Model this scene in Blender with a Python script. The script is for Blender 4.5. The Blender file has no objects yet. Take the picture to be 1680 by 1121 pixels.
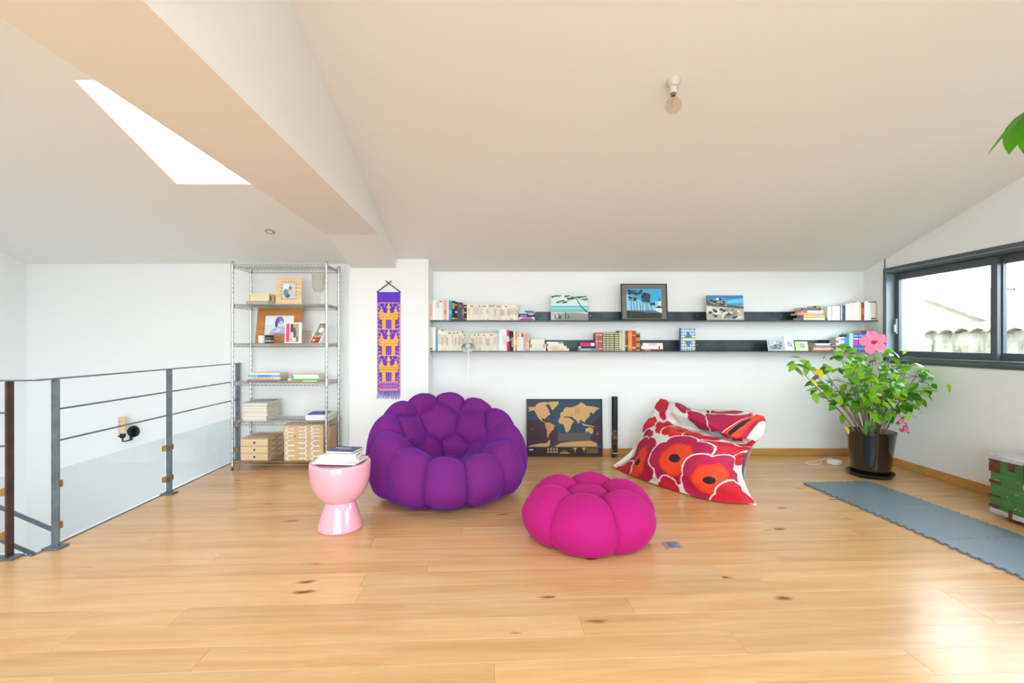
import bpy, bmesh, math, random
import numpy as np
from mathutils import Vector, Matrix
random.seed(7); np.random.seed(7)
R = math.radians
SC = bpy.context.scene
COL = SC.collection

# ------------------------------------------------------------------ camera, world, light, exposure
F, CX, CY, H = 766.0, 838.0, 562.0, 1.28          # focal length in px, vanishing point, eye height
cam = bpy.data.cameras.new('camera'); cam.sensor_width = 36; cam.lens = 36 * F / 1680
cam.shift_x = (840 - CX) / 1680; cam.shift_y = -(560.5 - CY) / 1680
cam.clip_start = 0.05; cam.clip_end = 300
camo = bpy.data.objects.new('camera', cam); COL.objects.link(camo)
camo.location = (0, 0, H); camo.rotation_euler = (R(90), 0, 0); SC.camera = camo

w = bpy.data.worlds.new('overcast_sky'); SC.world = w; w.use_nodes = True
bg = w.node_tree.nodes['Background']; bg.inputs[0].default_value = (.85, .935, 1.0, 1); bg.inputs[1].default_value = 2.3
SC.view_settings.view_transform = 'Standard'; SC.view_settings.look = 'None'
SC.view_settings.gamma = 1; SC.view_settings.use_curve_mapping = False
SC.view_settings.exposure = 2.42

def portal(name, loc, rot, sx, sy):
    l = bpy.data.lights.new(name, 'AREA'); l.shape = 'RECTANGLE'; l.size = sx; l.size_y = sy
    l.cycles.is_portal = True
    o = bpy.data.objects.new(name, l); COL.objects.link(o); o.location = loc; o.rotation_euler = rot
portal('daylight_portal', (4.25, 3.96, 1.56), (0, R(90), 0), .95, 2.1)
portal('daylight_portal.001', (4.25, .55, 1.56), (0, R(90), 0), .95, 3.1)
portal('daylight_portal.002', (-.55, -3.42, 1.38), (R(90), 0, 0), 4.5, 2.7)
portal('daylight_portal.003', (-2.25, 3.25, 2.9), (0, 0, 0), 1.0, 1.1)

def CZ(y): return 3.667 - .3 * y                  # the sloping ceiling
def X_(px, Y): return (px - CX) / F * Y
def Z_(py, Y): return H - (py - CY) / F * Y
def P_(px, py, Y): return Vector((X_(px, Y), Y, Z_(py, Y)))

# ------------------------------------------------------------------ materials
def lin(c):
    if isinstance(c, str):
        c = c.lstrip('#'); c = [int(c[i:i + 2], 16) / 255 for i in (0, 2, 4)]
    return tuple((x / 12.92 if x <= .04045 else ((x + .055) / 1.055) ** 2.4) for x in c) + (1,)
MC = {}
def mat(name, c, rough=.6, metal=0, bump=0, bscale=40, vary=0, vscale=8, spec=.5, **kw):
    if name in MC: return MC[name]
    m = bpy.data.materials.new(name); m.use_nodes = True; MC[name] = m
    nt = m.node_tree; b = nt.nodes['Principled BSDF']
    b.inputs['Base Color'].default_value = lin(c); b.inputs['Roughness'].default_value = rough
    b.inputs['Metallic'].default_value = metal; b.inputs['Specular IOR Level'].default_value = spec
    for k, v in kw.items(): b.inputs[k.replace('_', ' ')].default_value = v
    tc = nt.nodes.new('ShaderNodeTexCoord')
    if vary:
        n = nt.nodes.new('ShaderNodeTexNoise'); n.inputs['Scale'].default_value = vscale; n.inputs['Detail'].default_value = 4
        nt.links.new(tc.outputs['Object'], n.inputs['Vector'])
        hs = nt.nodes.new('ShaderNodeHueSaturation'); hs.inputs['Color'].default_value = lin(c)
        mr = nt.nodes.new('ShaderNodeMapRange'); mr.inputs['From Min'].default_value = .3; mr.inputs['From Max'].default_value = .7
        mr.inputs['To Min'].default_value = 1 - vary; mr.inputs['To Max'].default_value = 1 + vary
        nt.links.new(n.outputs['Fac'], mr.inputs['Value']); nt.links.new(mr.outputs[0], hs.inputs['Value'])
        nt.links.new(hs.outputs[0], b.inputs['Base Color'])
    if bump:
        n = nt.nodes.new('ShaderNodeTexNoise'); n.inputs['Scale'].default_value = bscale; n.inputs['Detail'].default_value = 5
        nt.links.new(tc.outputs['Object'], n.inputs['Vector'])
        bp = nt.nodes.new('ShaderNodeBump'); bp.inputs['Strength'].default_value = bump; bp.inputs['Distance'].default_value = .01
        nt.links.new(n.outputs['Fac'], bp.inputs['Height']); nt.links.new(bp.outputs[0], b.inputs['Normal'])
    return m
def flat(c): return mat('paint_' + c.lstrip('#'), c, .7)
def node(nt, t, **kw):
    n = nt.nodes.new(t)
    for k, v in kw.items():
        if hasattr(n, k): setattr(n, k, v)
        else: n.inputs[k.replace('_', ' ')].default_value = v
    return n
def ramp(nt, fac, stops):
    r = nt.nodes.new('ShaderNodeValToRGB'); e = r.color_ramp.elements
    while len(e) < len(stops): e.new(.5)
    for el, (p, c) in zip(e, stops): el.position = p; el.color = lin(c) if isinstance(c, str) else (c, c, c, 1)
    nt.links.new(fac, r.inputs[0]); return r

M_WALL = mat('white_wall_paint', '#f1f1f1', .85, bump=.04, bscale=220)
M_CEIL = mat('white_ceiling_paint', '#f0eeec', .9, bump=.03, bscale=150)
M_STEEL = mat('raw_dark_steel', '#6f7982', .42, .45, vary=.25, vscale=14, bump=.05, bscale=60)
M_SHELF = mat('blackened_steel', '#3b4143', .4, .6, vary=.3, vscale=9, bump=.05, bscale=40)
M_BRASS = mat('brass_clip', '#b08a58', .4, .8, vary=.15)
M_CHROME = mat('chrome_wire', '#c6cacc', .22, 1)
M_ANTH = mat('anthracite_aluminium', '#565d63', .38, .2, vary=.05)
M_BLACK = mat('black_plastic', '#17181a', .4)
M_WHITE = mat('white_enamel', '#ecebe6', .35)
M_PAPER = mat('paper', '#e6ddca', .8, vary=.08, vscale=60)

def wood_mat(name, a, b, c, knots=True, rough=.24, sc=1.0, rnd=True):
    m = bpy.data.materials.new(name); m.use_nodes = True; nt = m.node_tree; bs = nt.nodes['Principled BSDF']; L = nt.links.new
    tc = node(nt, 'ShaderNodeTexCoord'); oi = node(nt, 'ShaderNodeObjectInfo')
    off = node(nt, 'ShaderNodeVectorMath', operation='MULTIPLY_ADD'); cr = node(nt, 'ShaderNodeCombineXYZ')
    for i in range(3): L(oi.outputs['Random'], cr.inputs[i])
    L(cr.outputs[0], off.inputs[0]); off.inputs[1].default_value = (37, 61, 13); L(tc.outputs['Object'], off.inputs[2])
    mp = node(nt, 'ShaderNodeMapping'); mp.inputs['Scale'].default_value = (.9 * sc, 9 * sc, 9 * sc); L(off.outputs[0], mp.inputs[0])
    n1 = node(nt, 'ShaderNodeTexNoise', Scale=1.3, Detail=6.0, Roughness=.55, Distortion=.6); L(mp.outputs[0], n1.inputs['Vector'])
    mp2 = node(nt, 'ShaderNodeMapping'); mp2.inputs['Scale'].default_value = (5 * sc, 110 * sc, 60 * sc); L(off.outputs[0], mp2.inputs[0])
    n2 = node(nt, 'ShaderNodeTexNoise', Scale=1.0, Detail=3.0); L(mp2.outputs[0], n2.inputs['Vector'])
    r1 = ramp(nt, n1.outputs['Fac'], [(.3, a), (.5, b), (.72, c)])
    r2 = ramp(nt, n2.outputs['Fac'], [(.35, .92), (.62, 1.0)])
    mx = node(nt, 'ShaderNodeMix', data_type='RGBA', blend_type='MULTIPLY'); mx.inputs[0].default_value = .6
    L(r1.outputs[0], mx.inputs[6]); L(r2.outputs[0], mx.inputs[7]); last = mx.outputs[2]
    if knots:
        mp3 = node(nt, 'ShaderNodeMapping'); mp3.inputs['Scale'].default_value = (2.2, 6.5, 5); L(off.outputs[0], mp3.inputs[0])
        nz = node(nt, 'ShaderNodeTexNoise', Scale=2.5, Detail=3.0); L(mp3.outputs[0], nz.inputs['Vector'])
        av = node(nt, 'ShaderNodeVectorMath', operation='MULTIPLY_ADD'); L(nz.outputs['Color'], av.inputs[0]); av.inputs[1].default_value = (.35, .35, .35); L(mp3.outputs[0], av.inputs[2])
        v = node(nt, 'ShaderNodeTexVoronoi', Scale=1.0); L(av.outputs[0], v.inputs['Vector'])
        rk = ramp(nt, v.outputs['Distance'], [(.0, '#7d4a22'), (.065, '#b57a44'), (.15, '#ffffff')])
        ms = node(nt, 'ShaderNodeMath', operation='GREATER_THAN'); ms.inputs[1].default_value = .62
        sp = node(nt, 'ShaderNodeSeparateColor'); L(v.outputs['Color'], sp.inputs[0]); L(sp.outputs[0], ms.inputs[0])
        m2 = node(nt, 'ShaderNodeMix', data_type='RGBA', blend_type='MULTIPLY'); L(ms.outputs[0], m2.inputs[0]); L(last, m2.inputs[6]); L(rk.outputs[0], m2.inputs[7]); last = m2.outputs[2]
    if rnd:
        hs = node(nt, 'ShaderNodeHueSaturation'); L(last, hs.inputs['Color'])
        mr = node(nt, 'ShaderNodeMapRange'); mr.inputs['To Min'].default_value = .89; mr.inputs['To Max'].default_value = 1.05; L(oi.outputs['Random'], mr.inputs['Value']); L(mr.outputs[0], hs.inputs['Value'])
        last = hs.outputs[0]
    L(last, bs.inputs['Base Color']); bs.inputs['Roughness'].default_value = rough; bs.inputs['Specular IOR Level'].default_value = .75 if knots else .5
    rr = node(nt, 'ShaderNodeMapRange'); rr.inputs['To Min'].default_value = rough - .01; rr.inputs['To Max'].default_value = rough + .05; L(n2.outputs['Fac'], rr.inputs['Value']); L(rr.outputs[0], bs.inputs['Roughness'])
    bp = node(nt, 'ShaderNodeBump', Strength=.02, Distance=.003); L(n2.outputs['Fac'], bp.inputs['Height']); L(bp.outputs[0], bs.inputs['Normal'])
    MC[name] = m; return m
M_OAK = wood_mat('oak_planks', '#cd995f', '#d7a86f', '#deb482')
M_SKIRT = wood_mat('oak_skirting', '#b9843f', '#c7924c', '#d09d5a', knots=False, rnd=False)
M_BAMBOO = wood_mat('bamboo', '#dcbc8e', '#e6c89e', '#ecd3ae', knots=False, rnd=False, sc=2)
M_OAKDK = wood_mat('orange_wood', '#b0703a', '#bd7c44', '#c58750', knots=False, rnd=False, sc=2)

def glass_mat(name, tint='#eef6f4', rough=0.0, ior=1.45):
    m = bpy.data.materials.new(name); m.use_nodes = True; nt = m.node_tree; nt.nodes.clear(); L = nt.links.new
    o = node(nt, 'ShaderNodeOutputMaterial'); t = node(nt, 'ShaderNodeBsdfTransparent'); t.inputs[0].default_value = lin(tint)
    g = node(nt, 'ShaderNodeBsdfGlossy'); g.inputs['Roughness'].default_value = rough
    f = node(nt, 'ShaderNodeFresnel', IOR=ior); mx = node(nt, 'ShaderNodeMixShader')
    ge = node(nt, 'ShaderNodeNewGeometry'); mr = node(nt, 'ShaderNodeMapRange'); mr.inputs['To Min'].default_value = ior; mr.inputs['To Max'].default_value = 1 / ior
    L(ge.outputs['Backfacing'], mr.inputs['Value']); L(mr.outputs[0], f.inputs['IOR'])      # thin sheet: same reflectance from both sides
    L(f.outputs[0], mx.inputs[0]); L(t.outputs[0], mx.inputs[1]); L(g.outputs[0], mx.inputs[2]); L(mx.outputs[0], o.inputs[0])
    MC[name] = m; return m
M_GLASS = glass_mat('window_glass', '#f6fafa')
M_GLASSR = glass_mat('railing_glass', '#f7fafb')
M_GLASSB = glass_mat('thin_clear_glass', '#f4f2ee', 0, 1.5)

# ------------------------------------------------------------------ mesh helpers
class MB:
    def __init__(s): s.v = []; s.f = []; s.m = []
    def add(s, vs, fs, mi=0):
        n = len(s.v); s.v += [tuple(v) for v in vs]
        for f in fs: s.f.append([i + n for i in f]); s.m.append(mi)
        return s
    def box(s, x0, x1, y0, y1, z0, z1, mi=0, T=None):
        vs = [Vector((x, y, z)) for z in (z0, z1) for y in (y0, y1) for x in (x0, x1)]
        if T is not None: vs = [T @ v for v in vs]
        return s.add(vs, [(0, 2, 3, 1), (4, 5, 7, 6), (0, 1, 5, 4), (2, 6, 7, 3), (0, 4, 6, 2), (1, 3, 7, 5)], mi)
    def tube(s, pts, r, n=8, mi=0, caps=True):
        pts = [Vector(p) for p in pts]; rs = r if isinstance(r, (list, tuple)) else [r] * len(pts)
        up = None; base = len(s.v)
        for i, p in enumerate(pts):
            d = (pts[min(i + 1, len(pts) - 1)] - pts[max(i - 1, 0)]).normalized()
            if up is None:
                up = Vector((0, 0, 1)) if abs(d.z) < .9 else Vector((1, 0, 0))
            a = d.cross(up).normalized(); b = a.cross(d).normalized(); up = b
            for k in range(n):
                t = 2 * math.pi * k / n; s.v.append(tuple(p + (a * math.cos(t) + b * math.sin(t)) * rs[i]))
        for i in range(len(pts) - 1):
            for k in range(n):
                k2 = (k + 1) % n; s.f.append([base + i * n + k, base + i * n + k2, base + (i + 1) * n + k2, base + (i + 1) * n + k]); s.m.append(mi)
        if caps:
            s.f.append([base + k for k in range(n)][::-1]); s.m.append(mi)
            s.f.append([base + (len(pts) - 1) * n + k for k in range(n)]); s.m.append(mi)
        return s
    def lathe(s, prof, n=40, c=(0, 0, 0), mi=0, T=None, cap=True):
        base = len(s.v); c = Vector(c)
        for (r, z) in prof:
            for k in range(n):
                t = 2 * math.pi * k / n; v = Vector((r * math.cos(t), r * math.sin(t), z)) + c
                if T is not None: v = T @ v
                s.v.append(tuple(v))
        for i in range(len(prof) - 1):
            for k in range(n):
                k2 = (k + 1) % n; s.f.append([base + i * n + k, base + i * n + k2, base + (i + 1) * n + k2, base + (i + 1) * n + k]); s.m.append(mi)
        if cap and prof[0][0] > 1e-4: s.f.append([base + k for k in range(n)][::-1]); s.m.append(mi)
        return s
    def prism(s, poly, z0, z1, mi=0, T=None):
        n = len(poly); vs = [Vector((p[0], p[1], z0)) for p in poly] + [Vector((p[0], p[1], z1)) for p in poly]
        if T is not None: vs = [T @ v for v in vs]
        return s.add(vs, [list(range(n))[::-1], list(range(n, 2 * n))] + [[i, (i + 1) % n, n + (i + 1) % n, n + i] for i in range(n)], mi)
    def mesh(s, name, mats, smooth=False):
        me = bpy.data.meshes.new(name); me.from_pydata(s.v, [], s.f)
        for m in (mats if isinstance(mats, (list, tuple)) else [mats]): me.materials.append(m)
        me.polygons.foreach_set('material_index', s.m)
        if smooth: me.polygons.foreach_set('use_smooth', [True] * len(s.f))
        me.update()
        return me
    def build(s, name, mats, parent=None, smooth=False, bevel=0, loc=None, rot=None, fixn=True):
        me = s.mesh(name, mats, smooth)
        if fixn:
            bm = bmesh.new(); bm.from_mesh(me); bmesh.ops.recalc_face_normals(bm, faces=bm.faces); bm.to_mesh(me); bm.free()
        return link(name, me, parent, loc, rot, bevel, smooth)
def link(name, me, parent=None, loc=None, rot=None, bevel=0, smooth=False):
    o = bpy.data.objects.new(name, me); COL.objects.link(o)
    if parent: o.parent = parent
    if loc is not None: o.location = loc
    if rot is not None: o.rotation_euler = rot
    if bevel:
        b = o.modifiers.new('bevel', 'BEVEL'); b.width = bevel; b.segments = 2; b.limit_method = 'ANGLE'; b.angle_limit = R(50)
    if smooth and smooth != True:
        es = o.modifiers.new('edge', 'EDGE_SPLIT'); es.split_angle = R(smooth)
    return o
def tag(o, label, cat, group=None, kind=None):
    o['label'] = label; o['category'] = cat
    if group: o['group'] = group
    if kind: o['kind'] = kind
    return o
def thing(name, label, cat, loc=(0, 0, 0), rz=0, group=None):
    o = bpy.data.objects.new(name, None); COL.objects.link(o); o.location = loc; o.rotation_euler = (0, 0, rz); o.empty_display_size = .1
    return tag(o, label, cat, group)
def struct(o): o['kind'] = 'structure'; return o
def stuff(o): o['kind'] = 'stuff'; return o
def sempty(name, loc=(0, 0, 0)):
    o = bpy.data.objects.new(name, None); COL.objects.link(o); o.location = loc; return struct(o)
def art(name, wd, ht, polys, parent, T, step=.0003):
    """flat print: stacked coloured polygons in 0..1 coordinates (v up), on plane T (x right, z up, facing -y)"""
    cols = []; mb = MB()
    for i, (c, pts) in enumerate(polys):
        if c not in cols: cols.append(c)
        mb.add([T @ Vector((u * wd, -i * step / 4 - .0003, v * ht)) for u, v in pts], [list(range(len(pts)))], cols.index(c))
    return mb.build(name, [flat(c) for c in cols], parent, fixn=False)
def rect(u0, v0, u1, v1): return [(u0, v0), (u1, v0), (u1, v1), (u0, v1)]
def disc(u, v, a, b, n=12): return [(u + a * math.cos(2 * math.pi * k / n), v + b * math.sin(2 * math.pi * k / n)) for k in range(n)]
ORD = 'first second third fourth fifth sixth seventh eighth ninth tenth eleventh twelfth thirteenth fourteenth fifteenth sixteenth seventeenth eighteenth nineteenth twentieth'.split()
TENS = {2: 'twenty', 3: 'thirty', 4: 'forty', 5: 'fifty', 6: 'sixty'}
def ordw(n):
    if n <= 20: return ORD[n - 1]
    t, u = divmod(n, 10)
    return {2: 'twenti', 3: 'thirti', 4: 'forti', 5: 'fifti', 6: 'sixti'}[t] + 'eth' if u == 0 else TENS[t] + '-' + ORD[u - 1]

# ------------------------------------------------------------------ floor
A = R(2.7); FO = Vector((-2.862, 2.80, 0)); E1 = Vector((math.cos(A), math.sin(A), 0)); E2 = Vector((-math.sin(A), math.cos(A), 0))
def FW(u, v, z=0): p = FO + E1 * u + E2 * v; return Vector((p.x, p.y, z))
floor = sempty('floor')
def clip(poly, nx, ny, c):                                # keep nx*x+ny*y <= c
    out = []
    for i in range(len(poly)):
        a, b = poly[i], poly[(i + 1) % len(poly)]
        da, db = nx * a[0] + ny * a[1] - c, nx * b[0] + ny * b[1] - c
        if da <= 0: out.append(a)
        if da * db < 0:
            t = da / (da - db); out.append((a[0] + (b[0] - a[0]) * t, a[1] + (b[1] - a[1]) * t))
    return out
PW = .152; RZ = Matrix.Rotation(A, 4, 'Z')
v = -6.08; row = 0
while v < 2.75:
    u0 = .0 if v >= -.001 else -2.75
    u = u0 if v >= -.001 else u0
    first = True
    while u < 7.3:
        ln = random.uniform(1.5, 2.3)
        if first: ln *= random.uniform(.25, 1); first = False
        poly = [(u, v), (min(u + ln, 7.3), v), (min(u + ln, 7.3), v + PW), (u, v + PW)]
        pw = [tuple(FW(a, b)[:2]) for a, b in poly]
        for cc in ((1, 0, 4.02), (-1, 0, 5.30), (0, 1, 5.31), (0, -1, 3.2)):
            if pw: pw = clip(pw, *cc)
        u += ln
        if len(pw) < 3: continue
        cx = sum(p[0] for p in pw) / len(pw); cy = sum(p[1] for p in pw) / len(pw)
        Ri = Matrix.Rotation(-A, 3, 'Z')
        lp = [Ri @ Vector((p[0] - cx, p[1] - cy, 0)) for p in pw]
        n = len(lp)
        def inset(k, d): 
            s = lp[k]; return Vector((s.x - math.copysign(d, s.x), s.y - math.copysign(d, s.y), 0))
        a = [inset(k, .0003) for k in range(n)]; b = [inset(k, .0013) for k in range(n)]
        vs = [(p.x, p.y, -.018) for p in a] + [(p.x, p.y, -.001) for p in a] + [(p.x, p.y, 0) for p in b]
        fs = [list(range(2 * n, 3 * n))] + [[q * n + k, q * n + (k + 1) % n, (q + 1) * n + (k + 1) % n, (q + 1) * n + k] for q in (0, 1) for k in range(n)]
        mb = MB(); mb.add(vs, fs); mb.build('plank', M_OAK, floor, loc=(cx, cy, 0), rot=(0, 0, A), fixn=False)
    v += PW; row += 1
sub = MB()
sub.prism([FW(-2.75, -6.2)[:2], FW(7.3, -6.2)[:2], FW(7.3, 0)[:2], FW(-2.75, 0)[:2]], -.24, -.019)
sub.prism([FW(0, 0)[:2], FW(7.3, 0)[:2], FW(7.3, 2.8)[:2], FW(0, 2.8)[:2]], -.24, -.019)
sub.build('floor_slab', M_WALL, floor)
mb = MB()
T = Matrix.Translation(FO) @ RZ
mb.box(-.012, .0, -.012, 2.27, -.2, .004, 0, T); mb.box(-2.6, 0, 0, .012, -.2, .004, 0, T)
struct(mb.build('trim_1', M_STEEL))

# ------------------------------------------------------------------ walls
def wall(name, boxes, m=M_WALL):
    mb = MB()
    for b in boxes: mb.box(*b)
    return struct(mb.build(name, m))
wall('wall_back', [(-.88, 4.12, 5.29, 5.45, -.3, 2.3)])
wall('wall_pier', [(-1.725, -.88, 4.985, 5.45, -.3, 2.4)])
wall('wall_stairwell', [(-5.45, -1.725, 5.10, 5.45, -2.8, 2.4)])
lw = MB(); lw.prism([(-5.45, 5.12), (-5.285, 5.12), (-4.87, -3.2), (-5.45, -3.2)], -2.8, 4.2); struct(lw.build('wall_left', M_WALL))
wall('wall_right', [(4.0, 4.22, 4.985, 5.30, -.3, 2.3), (4.0, 4.22, -3.2, 5.0, -.3, 1.09), (4.0, 4.22, -3.2, 5.0, 2.04, 4.2),
                    (4.0, 4.22, 2.12, 2.9, 1.09, 2.04), (4.0, 4.22, -3.2, -1.0, 1.09, 2.04)])
wall('wall_front', [(-5.45, -2.8, -3.4, -3.2, -.3, 4.2), (1.7, 4.22, -3.4, -3.2, -.3, 4.2), (-2.8, 1.7, -3.4, -3.2, 2.75, 4.2)])
wall('added_wall_lower', [(-5.3, -2.4, 2.3, 2.42, -2.8, -.24), (-2.6, -2.45, 2.42, 2.5, -2.8, -.24)])  # unseen wall, added and cut short to limit light in the stairwell
lowf = MB(); lowf.box(-5.4, -2.4, 2.3, 5.2, -2.9, -2.8); struct(lowf.build('floor_lower', mat('pale_tile', '#d9d6d0', .5)))

cl = MB()
def cpiece(pts, th=.13):
    n = len(pts); vs = [(x, y, CZ(y)) for x, y in pts] + [(x, y, CZ(y) + th) for x, y in pts]
    cl.add(vs, [list(range(n))[::-1], list(range(n, 2 * n))] + [[i, (i + 1) % n, n + (i + 1) % n, n + i] for i in range(n)])
SK = [(-2.587, 2.771), (-1.86, 2.771), (-1.92, 3.733), (-2.67, 3.733)]
cpiece([(-5.5, -.4), (4.25, -.4), (4.25, 2.771), (-5.5, 2.771)])
cpiece([(-5.5, 3.733), (4.25, 3.733), (4.25, 5.5), (-5.5, 5.5)])
cpiece([(-5.5, 2.771), SK[0], SK[3], (-5.5, 3.733)]); cpiece([SK[1], (4.25, 2.771), (4.25, 3.733), SK[2]])
def CB(y): return CZ(-.4) + (y + .4) * .285
def bpiece(x0, x1, y0, y1, mb=cl, th=.13, up=0):
    mb.add([(x0, y0, CB(y0) + up), (x1, y0, CB(y0) + up), (x1, y1, CB(y1) + up), (x0, y1, CB(y1) + up), (x0, y0, CB(y0) + up + th), (x1, y0, CB(y0) + up + th), (x1, y1, CB(y1) + up + th), (x0, y1, CB(y1) + up + th)],
       [(0, 1, 2, 3), (4, 5, 6, 7), (0, 1, 5, 4), (1, 2, 6, 5), (2, 3, 7, 6), (3, 0, 4, 7)])
bpiece(-5.5, 4.25, -.8, -.4); bpiece(-5.5, 4.25, -3.5, -2.6)
for a, b in ((-5.5, -4.0), (-2.4, -.6), (1.0, 1.8), (3.4, 4.25)): bpiece(a, b, -2.6, -.8)
for i, (a, b) in enumerate(((-4.0, -2.4), (-.6, 1.0), (1.8, 3.4))):  # extra skylights, added out of view to brighten the room
    s_ = sempty('window_%d' % (5 + i), (0, 0, 0)); m_ = MB()
    for q in ((a, a + .05, -2.6, -.8), (b - .05, b, -2.6, -.8), (a + .05, b - .05, -2.6, -2.55), (a + .05, b - .05, -.85, -.8)): bpiece(*q, mb=m_, th=.05, up=.08)
    m_.build('skylight_frame', M_WHITE, s_); m_ = MB(); bpiece(a + .05, b - .05, -2.55, -.85, mb=m_, th=.006, up=.1); m_.build('pane', M_GLASS, s_)
    portal('daylight_portal.%03d' % (4 + i), ((a + b) / 2, -1.7, CB(-1.7) + .2), (math.atan(.285), 0, 0), 1.6, 1.9)
struct(cl.build('ceiling', M_CEIL))
# skylight
sk = sempty('window_2', (-2.26, 3.25, CZ(3.25)))
mb = MB()
o_ = Vector((-2.26, 3.25, CZ(3.25)))
for i in range(4):
    a, b = Vector((*SK[i], CZ(SK[i][1]) + .13)), Vector((*SK[(i + 1) % 4], CZ(SK[(i + 1) % 4][1]) + .13))
    mb.tube([a - o_, b - o_], .02, 4)
mb.build('skylight_frame', M_WHITE, sk)
mb = MB(); mb.add([Vector((x, y, CZ(y) + .135)) - o_ for x, y in SK], [(0, 1, 2, 3)]); mb.build('pane', M_GLASS, sk)

# beam between the two ceilings (trim_2)
def beamX(xr, y): return xr - .0475 * (y - 4.98)
bm_ = MB()
ys = [(-.4, 2.255), (4.22, 2.255), (4.985, 2.075)]
vs = []
for y, zb in ys:
    xl, xr = beamX(-1.70, y), beamX(-1.222, y)
    vs += [(xl, y, zb), (xr, y, zb), (xr, y, CZ(y) + .02), (xl, y, CZ(y) + .02)]
fs = []
for i in range(2):
    a, b = i * 4, i * 4 + 4
    fs += [[a + k, a + (k + 1) % 4, b + (k + 1) % 4, b + k] for k in range(4)]
bm_.add(vs, fs + [(0, 1, 2, 3), (8, 9, 10, 11)]); struct(bm_.build('trim_2', M_CEIL))
bm_ = MB(); bm_.box(beamX(-1.7, -1.8), beamX(-1.222, -1.8), -3.2, -.4, 2.255, 3.7); struct(bm_.build('trim_3', M_CEIL))

# baseboards
def skirt(name, x0, x1, y0, y1):
    mb = MB(); mb.box(x0, x1, y0, y1, .001, .082); return struct(mb.build(name, M_SKIRT, bevel=.003))
skirt('baseboard_back', -.866, 3.999, 5.274, 5.289); skirt('baseboard_pier', -1.724, -.866, 4.97, 4.984); skirt('baseboard_alcove', -.88, -.866, 4.985, 5.274)
skirt('baseboard_right', 3.986, 3.9995, 3.95, 5.273); skirt('baseboard_right_near', 3.986, 3.9995, -3.1, 3.948)
skirt('baseboard_stairwell', -2.75, -1.73, 5.086, 5.0995)

# ------------------------------------------------------------------ main window
def window(name, y0, y1, z0, z1, sashes, handle=True):
    W = sempty(name, (4.0, (y0 + y1) / 2, z0)); oy = (y0 + y1) / 2; h = z1 - z0; a, b = y0 - oy, y1 - oy
    mb = MB()      # trim flush with the wall and the deep reveal lining
    for (p, q, r_, s) in ((a - .04, a, -.03, h + .03), (b, b + .018, -.03, h + .03), (a, b, -.03, 0), (a, b, h, h + .03)):
        mb.box(-.012, -.0005, p, q, r_, s)
    mb.build('window_frame', M_ANTH, W, bevel=.002)
    mb = MB()
    for (p, q, r_, s) in ((a + .001, a + .012, .001, h - .001), (b - .012, b - .001, .001, h - .001), (a + .012, b - .012, .001, .012), (a + .012, b - .012, h - .012, h - .001)): mb.box(-.0004, .2, p, q, r_, s)
    mb.build('reveal_lining', mat('grey_blue_lining', '#8b959d', .45, .1), W)
    mb = MB(); mb.box(-.02, .14, a + .0125, b - .0125, .0125, .035); mb.box(-.0, .14, a + .0125, b - .0125, h - .03, h - .0125); mb.build('rail_track', M_ANTH, W, bevel=.002)
    n = sashes; wd = (b - a) / n
    for i in range(n):
        s1 = b - i * wd - (.013 if i == 0 else 0); s0 = b - (i + 1) * wd - (-.013 if i == n - 1 else .045); xo = .085 if i % 2 == 0 else .125
        st = .055; fr = MB()
        fr.box(xo, xo + .035, s0, s0 + st, .035, h - .03); fr.box(xo, xo + .035, s1 - st, s1, .035, h - .03)
        fr.box(xo, xo + .035, s0 + st, s1 - st, .035, .1); fr.box(xo, xo + .035, s0 + st, s1 - st, h - .10, h - .03)
        S = fr.build('sash', M_ANTH, W, bevel=.003)
        g = MB(); g.box(xo + .015, xo + .021, s0 + st, s1 - st, .1, h - .10); g.build('pane', M_GLASS, S)
        if i == 0 and handle:
            hd = MB(); hd.box(xo - .018, xo, s1 - .045, s1 - .015, .28, .44); hd.box(xo - .026, xo - .018, s1 - .042, s1 - .018, .30, .38, 1)
            hd.build('handle', [mat('grey_handle', '#8b9298', .4, .4), M_WHITE], S, bevel=.003)
    return W
window('window_1', 2.95, 4.985, 1.09, 2.04, 2)
window('window_3', -1.0, 2.1, 1.09, 2.04, 3)
# glazed front added unseen behind the viewer to bring in daylight
W = sempty('window_4', (0, -3.3, 0))
for i in range(3):
    x0 = -2.8 + i * 1.5; x1 = x0 + 1.5; fr = MB()
    for bx in ((x0, x0 + .06, 0, 2.75), (x1 - .06, x1, 0, 2.75), (x0 + .06, x1 - .06, 0, .08), (x0 + .06, x1 - .06, 2.67, 2.75)):
        fr.box(bx[0], bx[1], -.03, .03, bx[2], bx[3])
    S = fr.build('sash', M_ANTH, W); g = MB(); g.box(x0 + .06, x1 - .06, -.004, .004, .08, 2.67); g.build('pane', M_GLASS, S)

# ------------------------------------------------------------------ outside
M_RENDER = mat('old_lime_render', '#857e72', .9, bump=.4, bscale=6)
def stained():
    m = bpy.data.materials.new('stained_lime_wall'); m.use_nodes = True; nt = m.node_tree; b = nt.nodes['Principled BSDF']; L = nt.links.new
    tc = node(nt, 'ShaderNodeTexCoord'); mp = node(nt, 'ShaderNodeMapping'); mp.inputs['Scale'].default_value = (1, 2.4, .9); L(tc.outputs['Object'], mp.inputs[0])
    n = node(nt, 'ShaderNodeTexNoise', Scale=2.0, Detail=7.0, Roughness=.65); L(mp.outputs[0], n.inputs['Vector'])
    r = ramp(nt, n.outputs['Fac'], [(.36, '#2c2e24'), (.46, '#6e6858'), (.6, '#8b8376')]); L(r.outputs[0], b.inputs['Base Color']); b.inputs['Roughness'].default_value = .9
    return m
M_STAIN = stained(); M_TILE = mat('weathered_clay_tile', '#7b6c5c', .85, vary=.3, vscale=5)
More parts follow.
